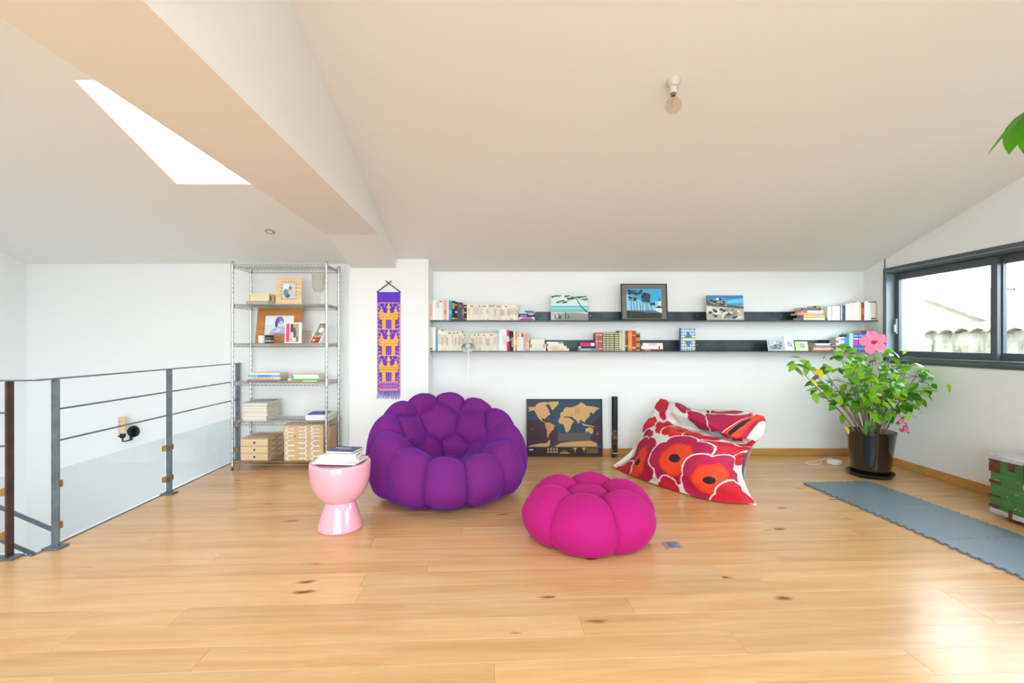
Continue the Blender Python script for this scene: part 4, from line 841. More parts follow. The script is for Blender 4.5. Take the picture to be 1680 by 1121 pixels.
for u in (.28, .86):
    mb = MB(); T = Matrix.Translation((wd * u, -.004, ht * .68)) @ Matrix.Rotation(R(90), 4, 'X'); mb.lathe([(0, .004), (.007, .002), (.007, 0)], 12, (0, 0, 0), 0, T); mb.build('stud', M_BLACK, o)
for k, col in enumerate(('#d2b28a', '#b99a74')):
    x_ = -1.884 + k * .021
    o = tag(MB().prism([(0, 0), (.2, 0), (.2, .33), (.06, .33), (0, .2)], 0, .019, 0, Matrix.Translation((x_, 4.735, zb)) @ Matrix(((0, 0, 1, 0), (1, 0, 0, 0), (0, 1, 0, 0), (0, 0, 0, 1)))).build('magazine_file', flat(col), None, bevel=.001),
            f"kraft magazine file, {['touching the printed storage box', 'outermost, by the rack post, bottom shelf'][k]}", 'file', 'kraft magazine files')

# ------------------------------------------------------------------ pink stool with magazines
sx, sy = -1.181, 3.235
def stool():
    o = thing('pink_stool', 'glossy pink ceramic goblet stool beside the purple armchair', 'stool', (sx, sy, 0))
    m = mat('pink_glaze', '#efa9bb', .12, 0, spec=.6, Coat_Weight=.4, Coat_Roughness=.05)
    mb = MB(); mb.lathe([(0, .001), (.146, .001), (.150, .006), (.149, .015), (.142, .04), (.128, .09), (.112, .14), (.1, .176), (.095, .186)], 72); mb.build('foot', m, o, smooth=True)
    pr = [(.088, .184), (.096, .186), (.112, .193), (.135, .21), (.157, .237), (.176, .27), (.19, .31), (.198, .35), (.202, .40), (.203, .448), (.2, .456), (.195, .458), (.188, .452), (.15, .449), (0, .449)]
    mb = MB(); mb.lathe(pr, 72); mb.build('bowl', m, o, smooth=True); return o
stool()
GM = 'reading matter on the pink stool'; z = .4605
sm = [(.30, .225, .010, '#d5d8da', 'wide grey-and-white', -.10, -.005, -.0), (.285, .21, .010, '#ecebe9', 'white', .22, .01, .01), (.24, .17, .018, '#efeeec', 'white', .05, .01, .012), (.225, .165, .014, '#e9e5dc', 'cream', .12, .015, .012), (.2, .15, .009, '#e4e2dc', 'thin pale', -.05, .03, .01)]
for i, (wd, d, t, col, cw, rz, dx, dy) in enumerate(sm):
    me = book_mesh(t, wd, d, col, pages='#e9e6df', lying=True); o = link('magazine', me, None, (sx + dx, sy - d / 2 + dy, z), (0, 0, rz)); z += t + .0008
    tag(o, f"{cw} magazine, {['lowest', 'second lowest', 'middle', 'second from top under the blue book'][i] if i < 4 else 'directly under the blue book'} on the pink stool", 'magazine', GM)
o = thing('blue_book', 'slate blue book with white lettering topping the stool pile', 'book', (sx + .015, sy - .07, z), -.16)
mb = MB(); mb.box(-.098, .098, 0, .15, 0, .002); mb.box(-.098, .098, 0, .15, .014, .016); mb.box(-.098, -.096, 0, .15, .002, .014); mb.build('cover', flat('#4b5878'), o)
mb = MB(); mb.box(-.096, .094, .003, .147, .0022, .0138); mb.build('pages', M_PAPER, o)
art('cover_lettering', .196, .15, [('#dfe3ea', rect(.12 + k * .085, .58, .17 + k * .085, .72)) for k in range(7)] + [('#aeb8cc', rect(.3, .44, .8, .48)), ('#aeb8cc', rect(.3, .34, .65, .37))], o, Matrix.Translation((-.098, 0, .0162)) @ Matrix.Rotation(R(-90), 4, 'X'))

# ------------------------------------------------------------------ puffy seats
def knit(name, a, b, pitch, sheen, sw=.8, dark=.6):
    m = bpy.data.materials.new(name); m.use_nodes = True; nt = m.node_tree; bs = nt.nodes['Principled BSDF']; L = nt.links.new
    tc = node(nt, 'ShaderNodeTexCoord'); mp = node(nt, 'ShaderNodeMapping'); mp.inputs['Rotation'].default_value = (0, 0, R(45)); mp.inputs['Scale'].default_value = (1 / pitch,) * 3; L(tc.outputs['UV'], mp.inputs[0])
    v_ = node(nt, 'ShaderNodeTexVoronoi', voronoi_dimensions='2D', Scale=1.0, Randomness=.0); L(mp.outputs[0], v_.inputs['Vector'])
    r = ramp(nt, v_.outputs['Distance'], [(.12, b), (.4, a)]); L(r.outputs[0], bs.inputs['Base Color']); bs.inputs['Roughness'].default_value = .85
    bs.inputs['Specular IOR Level'].default_value = .2
    bs.inputs['Sheen Weight'].default_value = sw; bs.inputs['Sheen Tint'].default_value = lin(sheen); bs.inputs['Sheen Roughness'].default_value = .35
    bp = node(nt, 'ShaderNodeBump', Strength=.5, Distance=.003); L(v_.outputs['Distance'], bp.inputs['Height']); L(bp.outputs[0], bs.inputs['Normal'])
    return m
def catmull(pts, n):
    pts = np.array(pts, float); P = np.vstack([2 * pts[0] - pts[1], pts, 2 * pts[-1] - pts[-2]]); out = []
    for t in np.linspace(0, len(pts) - 1 - 1e-9, n):
        i = int(t); f = t - i; p0, p1, p2, p3 = P[i:i + 4]
        out.append(.5 * (2 * p1 + (p2 - p0) * f + (2 * p0 - 5 * p1 + 4 * p2 - p3) * f ** 2 + (3 * p1 - p0 - 3 * p2 + p3) * f ** 3))
    return np.array(out)
def puffy(root, prof, nth, ns, ax, ay, seeds, names, material, uvr, pw=2.0):
    """prof(theta) -> control points (rho, z); seeds: list of (points Nx3, height, radius). Splits the skin into one mesh per cushion."""
    th = np.linspace(0, 2 * np.pi, nth, endpoint=False)
    P = np.zeros((nth, ns, 3)); V = np.zeros((nth, ns))
    for i, t in enumerate(th):
        c = catmull(prof(t), ns); rho = np.clip(c[:, 0], 0, None)
        P[i, :, 0] = ax * rho * math.sin(t); P[i, :, 1] = -ay * rho * math.cos(t); P[i, :, 2] = c[:, 1]
        V[i, 1:] = np.cumsum(np.linalg.norm(np.diff(P[i], axis=0), axis=1))
    dth = np.roll(P, -1, 0) - np.roll(P, 1, 0); ds = np.gradient(P, axis=1)
    N = np.cross(dth, ds); ln = np.linalg.norm(N, axis=2, keepdims=True); N = N / np.maximum(ln, 1e-9); N[:, 0] = (0, 0, 1)
    if N[0, ns // 5, 2] < 0: N = -N; N[:, 0] = (0, 0, 1)
    D = np.stack([np.min(np.linalg.norm(P[:, :, None, :] - np.asarray(s[0])[None, None, :, :], axis=3), axis=2) - s[3] for s in seeds], 2)
    idx = np.argsort(D, axis=2); f1 = np.take_along_axis(D, idx[:, :, :1], 2)[:, :, 0]; f2 = np.take_along_axis(D, idx[:, :, 1:2], 2)[:, :, 0]
    own = idx[:, :, 0]; Hs = np.array([s[1] for s in seeds])[own]; Rs = np.array([s[2] for s in seeds])[own]
    d = np.clip((f2 - f1) / 2 / Rs, 0, 1); h = Hs * np.sqrt(1 - (1 - d) ** pw) * np.clip(.45 + P[:, :, 2] / .16 * .55, .45, 1)
    Q = P + N * h[:, :, None]; Q[:, :, 2] = np.maximum(Q[:, :, 2], .012)
    for k in range(len(seeds)):
        vid = {}; vs = []; fs = []; uv = []
        own2 = own
        sel = np.argwhere((own[:, :-1] == k))
        for i, j in sel:
            i2 = (i + 1) % nth; quad = [(i, j), (i2, j), (i2, j + 1), (i, j + 1)]; f = []
            for q in quad:
                if q not in vid:
                    vid[q] = len(vs); vs.append(Q[q])
                f.append(vid[q])
            u0 = i * 2 * math.pi / nth * uvr; u1 = (i + 1) * 2 * math.pi / nth * uvr
            fs.append(f[::-1] if False else f); uv.append([(u0, V[i, j]), (u1, V[i2, j]), (u1, V[i2, j + 1]), (u0, V[i, j + 1])])
        if not fs: continue
        me = bpy.data.meshes.new(names[k]); me.from_pydata([tuple(v) for v in vs], [], fs); me.materials.append(material)
        ul = me.uv_layers.new(name='UVMap'); ul.data.foreach_set('uv', [c for q in uv for p in q for c in p]); me.polygons.foreach_set('use_smooth', [True] * len(fs)); me.update()
        link(names[k], me, root)
def polyseed(prof, t, ax, ay, s0, s1, n=14):
    c = catmull(prof(t), 101); c = c[int(s0 * 100):int(s1 * 100) + 1][::max(1, int((s1 - s0) * 100 / n))]
    return [(ax * max(r_, 0) * math.sin(t), -ay * max(r_, 0) * math.cos(t), z) for r_, z in c]
# armchair
def zr(t): 
    a = abs((math.degrees(t) + 180) % 360 - 180); return float(np.interp(a, [0, 15, 45, 75, 105, 135, 165, 180], [.335, .345, .40, .49, .59, .68, .735, .74]))
def ap(t):
    z = zr(t); b = (1 - math.cos(t)) / 2
    return [(0, .265), (.16, .262), (.32, .275), (.46, .30 + .10 * b), (.60 + .03 * b, .31 + (z - .31) * .68), (.72 + .03 * b, z - .015), (.83 + .02 * b, z), (.93, z - .09), (.965, z * .55), (.92, z * .3), (.83, .10), (.70, .015), (.55, .012), (0.1, .012)]
AX, AY = .64, .58
arm = thing('bubble_armchair', 'plump purple knitted armchair of swollen round cushions', 'armchair', (-.53, 3.98, 0), R(22))
seeds = []; names = []
for k in range(12):
    t = R(15 + 30 * k); back = .5 - .5 * math.cos(t)
    seeds.append((polyseed(ap, t, AX, AY, .40 + .03 * back, .98), .068, .15, .0)); names.append('rim_cushion')
for dg in (180, 128, 232):
    seeds.append((polyseed(ap, R(dg), AX, AY, .285, .30, 2), .066, .12, .012)); names.append('inner_cushion')
for dg in (150, 210, 95, 265, 35, 325):
    seeds.append((polyseed(ap, R(dg), AX, AY, .165, .185, 2), .05, .1, .0)); names.append('seat_cushion')
seeds.append(([(0, 0, .265)], .05, .09, .0)); names.append('seat_cushion')
M_PURP = knit('purple_knit', '#7a2278', '#3c1562', .0085, '#5a50ff', .6)
puffy(arm, ap, 400, 250, AX, AY, seeds, names, M_PURP, .6)
# pouf
def pp(t): return [(0, .262), (.2, .262), (.34, .258), (.48, .278), (.64, .282), (.80, .25), (.92, .185), (.95, .12), (.89, .05), (.76, .016), (.5, .012), (.1, .012)]
pouf = thing('bubble_pouf', 'round magenta knitted pouf with puffed petals, before the armchair', 'pouf', (.518, 3.12, 0), R(-14))
PX = .41; seeds = []; names = []
for k in range(6):
    t = R(60 * k); seeds.append((polyseed(pp, t, PX, PX, .34, .98), .067, .19, .0)); names.append('petal_cushion')
seeds.append(([(0, 0, .262)], .06, .13, .02)); names.append('centre_cushion')
M_MAG = knit('magenta_knit', '#be1c78', '#760c50', .0085, '#ff62b4', .35)
puffy(pouf, pp, 300, 170, PX, PX, seeds, names, M_MAG, .4)
for root, rr in ((arm, .33), (pouf, .26)):
    for k in range(4):
        a = R(45 + 90 * k); mb = MB(); mb.lathe([(0, .001), (.02, .001), (.02, .02), (0, .02)], 14, (rr * math.cos(a), rr * math.sin(a), 0)); mb.build('foot', M_BLACK, root)

# ------------------------------------------------------------------ bean bag
def beanbag():
    rows = [
        [(1005, 767, 4.78), (1050, 787, 4.34), (1100, 805, 4.03), (1147, 819, 3.81), (1190, 827, 3.70), (1240, 829, 3.67)],
        [(1034, 750, 4.76), (1058, 758, 4.26), (1108, 772, 3.93), (1155, 785, 3.72), (1195, 795, 3.66), (1228, 806, 3.72)],
        [(1045, 722, 4.78), (1074, 730, 4.28), (1118, 737, 3.96), (1162, 747, 3.80), (1196, 758, 3.80), (1217, 772, 3.95)],
        [(1055, 699, 4.80), (1082, 703, 4.42), (1122, 711, 4.15), (1166, 722, 3.98), (1206, 735, 3.95), (1224, 745, 4.1)],
        [(1063, 688, 4.82), (1092, 690, 4.62), (1128, 702, 4.48), (1168, 711, 4.35), (1212, 722, 4.18), (1238, 728, 4.20)],
        [(1071, 676, 4.80), (1100, 675, 4.55), (1140, 690, 4.30), (1176, 705, 4.10), (1216, 719, 3.98), (1250, 716, 4.12)],
        [(1077, 662, 4.82), (1106, 664, 4.66), (1142, 676, 4.42), (1180, 682, 4.25), (1220, 690, 4.12), (1256, 697, 4.25)],
        [(1083, 654, 4.88), (1112, 661, 4.84), (1143, 671, 4.74), (1182, 672, 4.60), (1220, 675, 4.48), (1253, 683, 4.42)]]
    C = np.array([[tuple(P_(*p)) for p in r_] for r_ in rows]); C[0, :, 2] = .012
    back = []
    nrm = np.array((.5, .86, 0))
    for q, (zf, off) in enumerate(((.0, 0), (.0, .30), (.22, .46), (.55, .42), (.85, .22), (1, 0))):
        r_ = []
        for c in range(6):
            e = math.sin(math.pi * c / 5) ** .6; a, b = C[0, c], C[-1, c]; p = a * (1 - zf) + b * zf + nrm * off * e
            if c in (0, 5):
                t_ = min(zf * 7, 6.999); k_ = int(t_); p = C[k_, c] * (1 - t_ + k_) + C[k_ + 1, c] * (t_ - k_)
            if q < 2: p[2] = .012
            r_.append(p)
        back.append(r_)
    back = np.array(back)
    def up(G, nu, nv):
        A_ = np.stack([catmull(G[:, c], nv) for c in range(G.shape[1])], 1); return np.stack([catmull(A_[r_], nu) for r_ in range(nv)], 0)
    nu, nv = 230, 250; Fr = up(C, nu, nv); Bk = up(back, 60, 60)
    # arc-length print coordinates
    U = np.zeros((nv, nu)); V = np.zeros((nv, nu)); U[:, 1:] = np.cumsum(np.linalg.norm(np.diff(Fr, axis=1), axis=2), axis=1); V[1:] = np.cumsum(np.linalg.norm(np.diff(Fr, axis=0), axis=2), axis=0)
    px = CX + F * Fr[:, :, 0] / Fr[:, :, 1]; py = CY - F * (Fr[:, :, 2] - H) / Fr[:, :, 1]
    du = np.gradient(Fr, axis=1); dv = np.gradient(Fr, axis=0); N = np.cross(du, dv); N /= np.linalg.norm(N, axis=2, keepdims=True)
    if N[nv // 3, nu // 2, 1] > 0: N = -N
    # folds: soft creases, strongest near the seams and the fold
    tu = np.linspace(0, 1, nu)[None, :]; tv = np.linspace(0, 1, nv)[:, None]
    edge = np.minimum(np.minimum(tu, 1 - tu), np.minimum(tv, 1 - tv)) * 2
    amp = .010 * np.exp(-edge * 4) + .002 + .012 * np.exp(-((tv - .6) / .12) ** 2) + .008 * np.exp(-((tu - .95) / .12) ** 2)
    wv = np.sin(V * 34 + 5 * np.sin(U * 5)) * .5 + np.sin(U * 27 + V * 13 + 3 * np.sin(V * 8)) * .6 + np.sin(U * 61 - V * 35) * .25
    fade = np.clip(edge * 8, 0, 1); Fr = Fr + N * (wv * amp * fade)[:, :, None]; Fr[:, :, 2] = np.maximum(Fr[:, :, 2], .011)
    col = np.zeros((nv, nu, 4)); col[:] = lin('#e8e4df')
    def at(a, b):
        k = np.argmin((px - a) ** 2 + (py - b) ** 2); return U.flat[k], V.flat[k]
    def flower(a, b, rad, petal, centre=True, ph=0, n=5, sv=1.0, su=1.0):
        u0, v0 = at(a, b); dx, dy = (U - u0) * su, (V - v0) * sv; rad = rad * 1.0; rr = np.hypot(dx, dy); an = np.arctan2(dy, dx) + ph
        lob = rad * (.80 + .20 * np.abs(np.cos(an * n / 2)) ** .7); col[rr < lob + .014] = lin('#e8e4df'); col[rr < lob] = lin(petal)
        if centre:
            col[rr < rad * .56 * (1 + .05 * np.cos(an * 7))] = lin('#dd2a1c'); col[rr < rad * .50] = lin('#ec4322'); col[np.hypot(dx, dy * 1.5) < rad * .19] = lin('#1d1b22')
    def stem(a0, b0, a1, b1, wd):
        u0, v0 = at(a0, b0); u1, v1 = at(a1, b1); d = np.array((u1 - u0, v1 - v0)); L2 = (d ** 2).sum(); t = ((U - u0) * d[0] + (V - v0) * d[1]) / L2; t2 = np.clip(t, 0, 1)
        col[np.hypot(U - u0 - t2 * d[0], V - v0 - t2 * d[1]) < wd] = lin('#2b2b33')
    stem(1095, 785, 1112, 806, .014); stem(1193, 800, 1206, 812, .016); stem(1199, 757, 1196, 770, .014); stem(1160, 674, 1160, 684, .014)
    flower(1095, 700, .20, '#cf1730', False, .3); flower(1116, 707, .20, '#d81c2c', True, 1.0); flower(1150, 716, .13, '#c41538', False, .2); flower(1066, 695, .12, '#d4182e', False, .2, 4)
    flower(1060, 722, .14, '#b01244', False, .8, 4); flower(1184, 735, .20, '#d0142c', False, .9, 3); flower(1214, 752, .12, '#cf1730', False, .2, 3)
    flower(1046, 758, .30, '#b01244', True, .2); flower(1107, 752, .29, '#b3124a', True, .6); flower(1163, 789, .26, '#bb1448', True, 1.3); flower(1203, 822, .17, '#cf1730', False, .4, 3); flower(1097, 799, .12, '#cf1730', False, .4, 3); flower(1024, 770, .12, '#c01530', False, .4, 3)
    flower(1216, 697, .34, '#bd1446', True, .5, 5, 1.0, 1.9); flower(1172, 692, .17, '#b8134a', False, .1, 3); flower(1088, 664, .14, '#cf1730', False, .5, 3); flower(1120, 668, .15, '#b8134a', False, .8, 4); flower(1143, 685, .15, '#b3124a', False, 0, 4); flower(1190, 677, .14, '#bd1446', False, .6, 4); flower(1245, 735, .08, '#cf1730', False, .1, 3)
    o = thing('bean_bag', 'big floppy bean bag printed with red flowers on white', 'bean bag', (1.6, 4.1, 0))
    org = np.array((1.6, 4.1, 0))
    me = bpy.data.meshes.new('front_cloth'); vs = (Fr - org).reshape(-1, 3)
    fs = [(j * nu + i, j * nu + i + 1, (j + 1) * nu + i + 1, (j + 1) * nu + i) for j in range(nv - 1) for i in range(nu - 1)]
    me.from_pydata([tuple(p) for p in vs], [], fs); at_ = me.color_attributes.new('print', 'FLOAT_COLOR', 'POINT'); at_.data.foreach_set('color', col.reshape(-1)); me.polygons.foreach_set('use_smooth', [True] * len(fs)); me.update()
    m = bpy.data.materials.new('flower_print_cotton'); m.use_nodes = True; nt = m.node_tree; b = nt.nodes['Principled BSDF']; an = node(nt, 'ShaderNodeAttribute'); an.attribute_name = 'print'; nt.links.new(an.outputs['Color'], b.inputs['Base Color']); b.inputs['Roughness'].default_value = .75
    me.materials.append(m); link('front_cloth', me, o)
    nb = 60; cb = np.zeros((nb, nb, 4)); cb[:] = lin('#e8e4df'); uu, vv2 = np.meshgrid(np.arange(nb) / nb * 1.5, np.arange(nb) / nb * 1.6)
    rr_ = random.Random(2)
    for k in range(5):
        a, b2 = rr_.uniform(0, 1.5), rr_.uniform(0, 1.6); cb[np.hypot(uu - a, vv2 - b2) < .17] = lin('#b81446'); cb[np.hypot(uu - a, vv2 - b2) < .08] = lin('#ec4322')
    me = bpy.data.meshes.new('back_cloth'); fs = [(j * nb + i, j * nb + i + 1, (j + 1) * nb + i + 1, (j + 1) * nb + i) for j in range(nb - 1) for i in range(nb - 1)]
    me.from_pydata([tuple(p) for p in (Bk - org).reshape(-1, 3)], [], fs); at_ = me.color_attributes.new('print', 'FLOAT_COLOR', 'POINT'); at_.data.foreach_set('color', cb.reshape(-1)); me.polygons.foreach_set('use_smooth', [True] * len(fs)); me.update(); me.materials.append(m); link('back_cloth', me, o)
beanbag()

# ------------------------------------------------------------------ reading lamp behind the armchair
Yl = 4.80; o = thing('reading_lamp', 'slim white reading lamp with cone shade behind the armchair', 'lamp', (X_(767, Yl), Yl, 0))
mb = MB(); mb.lathe([(0, .001), (.11, .001), (.115, .008), (.11, .016), (.012, .022), (0, .022)], 32); mb.build('base', M_WHITE, o, smooth=40)
zt = Z_(573, Yl); mb = MB(); mb.tube([(0, 0, .02), (.0, 0, .6), (.01, 0, zt - .02), (.008, .01, zt + .05)], .006, 10); mb.build('pole', M_WHITE, o, smooth=40)
ax_ = Vector((-.12, .62, .78)).normalized(); rot = ax_.to_track_quat('Z', 'Y').to_matrix().to_4x4(); T = Matrix.Translation((.010, -.045, zt + .015)) @ rot
ms = mat('satin_white_metal', '#dcdbd6', .3, .15)
mb = MB(); mb.lathe([(.075, .0), (.073, .0), (.058, .05), (.035, .12), (.030, .15), (.022, .165), (0, .166)], 40, (0, 0, 0), 0, T, False); mb.lathe([(.075, 0), (.071, .002), (.055, .05), (.033, .115), (0, .12)], 40, (0, 0, 0), 0, T, False); mb.build('lamp_shade', ms, o, smooth=40, fixn=False)
mb = MB(); mb.lathe([(0, .0), (.014, .004), (.028, .02), (.031, .036), (.026, .055), (.013, .08), (.013, .11)], 24, (0, 0, 0), 0, T); mb.build('bulb', mat('frosted_bulb', '#e9e6df', .3), o, smooth=40)

# ------------------------------------------------------------------ foam mat
M_MAT = mat('blue_grey_foam', '#6e7e8b', .42, 0, bump=.05, bscale=260, spec=1.0)
mt = thing('foam_floor_mat', 'blue-grey foam mat of puzzle tiles along the right wall', 'mat', (2.655, 4.235, 0), R(4.0))
TS = .612; TT = .013
def teeth(n, L_, amp, flip):
    pts = []; p = L_ / n
    for k in range(n):
        s = 1 if k % 2 == 0 else 0
        if not flip: s = 1 - s
        if s: pts += [(k * p + p * .06, 0), (k * p - p * .10, amp), (k * p + p * 1.10, amp), (k * p + p * .94, 0)]
    return [(max(a, 0), b) for a, b in pts]
def tile_poly():
    t1 = teeth(19, TS, .019, False); out = [(0, 0)]
    out += [(a, -b) for a, b in teeth(19, TS, .0185, True)]           # front edge (y=0) protrudes -y
    out.append((TS, 0)); out += [(TS + b, a) for a, b in teeth(19, TS, .0185, False)]
    out.append((TS, TS)); q = teeth(19, TS, .0185, True); out += [(a, TS - b) for a, b in q[::-1]]
    out.append((0, TS)); out += [(-b, a) for a, b in teeth(19, TS, .0185, False)[::-1]]
    clean = []
    for p in out:
        if not clean or (abs(clean[-1][0] - p[0]) + abs(clean[-1][1] - p[1])) > 1e-4: clean.append(p)
    return clean
tp = MB().prism([(x_ * .995, y_ * .995) for x_, y_ in tile_poly()], .0012, TT); tpm = tp.mesh('mat_tile', M_MAT)
for k in range(4): link('mat_tile', tpm, mt, (0, -TS * (k + 1), 0), bevel=0)

# ------------------------------------------------------------------ floor outlet box
o = thing('floor_outlet', 'square brushed metal outlet plate set in the floor', 'outlet', (1.02, 2.94, 0), A)
mb = MB(); mb.box(-.052, .052, -.052, .052, .0008, .0045); mb.build('plate', mat('brushed_steel', '#b9bcc0', .35, .7, vary=.2, vscale=40), o, bevel=.001)
mb = MB(); mb.box(-.036, .036, -.036, .036, .0046, .006); mb.build('lid', mat('worn_steel', '#8e9298', .4, .6, vary=.4, vscale=60), o, bevel=.001)
mb = MB(); mb.lathe([(0, .0062), (.022, .0062), (.022, .0075), (.018, .0075), (0, .007)], 24); mb.build('ring', mat('worn_steel', '#8e9298'), o)

# ------------------------------------------------------------------ potted hibiscus
PX0, PY0 = 3.465, 4.50
pot = thing('potted_hibiscus', 'hibiscus shrub with pink blooms in a glossy black pot', 'plant', (PX0, PY0, 0))
mgl = mat('black_glaze', '#141315', .08, 0, spec=.7, Coat_Weight=.6)
mb = MB(); mb.lathe([(0, .001), (.165, .001), (.172, .01), (.188, .04), (.193, .042), (.191, .034), (.172, .006), (0, .005)], 60); mb.build('saucer', mat('black_saucer', '#1b1b1d', .3), pot, smooth=50)
mb = MB(); mb.lathe([(0, .012), (.150, .012), (.156, .02), (.166, .12), (.183, .27), (.202, .405), (.207, .42), (.207, .43), (.199, .432), (.196, .42), (.186, .39), (0, .385)], 64); mb.build('pot', mgl, pot, smooth=40)
mb = MB(); mb.lathe([(0, .398), (.1, .397), (.187, .3915)], 30); mb.build('soil', mat('soil', '#3a2c22', .95, bump=.8, bscale=50), pot)
def leaf_mesh(name, m, L_=1.0, wd=.62, fold=.12, droop=.22):
    vs, fs = [], []; n = 6
    for i in range(n + 1):
        t = i / n; w_ = wd * .5 * (math.sin(math.pi * min(1, t * .93 + .05)) ** .8) * (1.25 - .65 * t) if 0 < i < n else (.02 if i == 0 else .0)
        z = -droop * t * t
        vs += [(-w_, t * L_, z + fold * w_), (0, t * L_, z), (w_, t * L_, z + fold * w_)]
    for i in range(n): a = i * 3; fs += [(a, a + 1, a + 4, a + 3), (a + 1, a + 2, a + 5, a + 4)]
    mb = MB(); mb.add(vs, fs); return mb.mesh(name, m, True)
def leafmat(name, c, c2):
    m = mat(name, c, .33, spec=.45, vary=.12, vscale=3); nt = m.node_tree; b = nt.nodes['Principled BSDF']; out = nt.nodes['Material Output']
    tr = node(nt, 'ShaderNodeBsdfTranslucent'); tr.inputs[0].default_value = lin(c2); mx = node(nt, 'ShaderNodeMixShader'); mx.inputs[0].default_value = .3
    nt.links.new(b.outputs[0], mx.inputs[1]); nt.links.new(tr.outputs[0], mx.inputs[2]); nt.links.new(mx.outputs[0], out.inputs[0]); return m
LM = [leaf_mesh('leaf', leafmat('leaf_green', '#5c9a2c', '#a4dc42')), leaf_mesh('leaf', leafmat('leaf_deep', '#3a7626', '#76b030'), wd=.55), leaf_mesh('leaf', leafmat('leaf_bright', '#8cc636', '#b8e048'), wd=.66), leaf_mesh('leaf', leafmat('leaf_yellow', '#e2c21e', '#f4dc3c'), wd=.7)]
rr = random.Random(21)
def place_leaf(p, dirv, s, me, parent, name='leaf', roll=None):
    d = Vector(dirv).normalized(); q = d.to_track_quat('Y', 'Z').to_matrix().to_4x4() @ Matrix.Rotation(rr.uniform(-.7, .7) if roll is None else roll, 4, 'Y')
    o = bpy.data.objects.new(name, me); COL.objects.link(o); o.parent = parent; o.matrix_local = Matrix.Translation(p) @ q @ Matrix.Scale(s, 4); return o
ends = [(1302, 596, 4.35, 12), (1318, 592, 4.5, 10), (1338, 612, 4.3, 13), (1356, 634, 4.45, 10), (1350, 604, 4.6, 8), (1376, 577, 4.35, 15), (1392, 572, 4.6, 15), (1398, 600, 4.2, 17), (1412, 588, 4.75, 12), (1384, 628, 4.6, 11), (1418, 618, 4.4, 15), (1432, 592, 4.35, 16), (1444, 606, 4.65, 13), (1436, 630, 4.15, 13), (1462, 575, 4.5, 15), (1476, 590, 4.3, 17),
        (1470, 625, 4.2, 14), (1492, 600, 4.55, 14), (1510, 606, 4.25, 16), (1524, 606, 4.4, 12), (1516, 642, 4.3, 11), (1490, 645, 4.45, 10), (1454, 655, 4.3, 7), (1408, 655, 4.4, 7)]
M_BARK = mat('hibiscus_bark', '#8d7860', .8, vary=.2, vscale=20); nleaf = 0
ml = []
for i, (a, b, Y, nl) in enumerate(ends):
    e = P_(a, b, Y); e = Vector((min(e.x, 3.93), e.y, e.z)) - Vector((PX0, PY0, 0)); ang = rr.uniform(0, 6.28); s = Vector((e.x * .18 + .03 * math.cos(ang), e.y * .2 + .03 * math.sin(ang), .395)); mid = s * .45 + e * .55; mid.z += .02; m1 = s * .8 + e * .2; m1.z += .04
    pts = catmull([s, m1, mid, e], 10); rad = [.009 - .0065 * k / 9 for k in range(10)]
    st = MB().tube([tuple(p) for p in pts], rad, 7).build('stem', M_BARK, pot, smooth=True)
    for k in range(nl):
        t = rr.uniform(.35, 1) ** .55 if k > 2 else 1.0; q = catmull([s, m1, mid, e], 30)[int(t * 29)]; jx = Vector((rr.gauss(0, .035), rr.gauss(0, .035), rr.gauss(0, .028)))
        p = Vector(q) + jx * (1 if t < .95 else .5); d = Vector((rr.uniform(-1, 1), rr.uniform(-1, 1) - .15, rr.uniform(-.75, .45))) + Vector((e.x, e.y, 0)) * .5
        if p.x + PX0 > 3.9: p.x = 3.9 - PX0; d.x = -abs(d.x)
        me = LM[rr.choices((0, 1, 2, 3), (44, 28, 27, 1))[0]]; size = rr.uniform(.085, .135)
        if d.x > 0 and p.x + PX0 + size > 3.97: d.x = -d.x
        place_leaf(p, d, size, me, pot); nleaf += 1
for a, b, Y in ((1340, 606, 4.2), (1346, 608, 4.25), (1431, 617, 4.05), (1386, 699, 4.3), (1330, 622, 4.3)):
    o = place_leaf(P_(a, b, Y) - Vector((PX0, PY0, 0)), (rr.uniform(-.5, .5), -.5, -.5), .085, LM[3], pot)
    o['label'] = 'yellowed leaf'
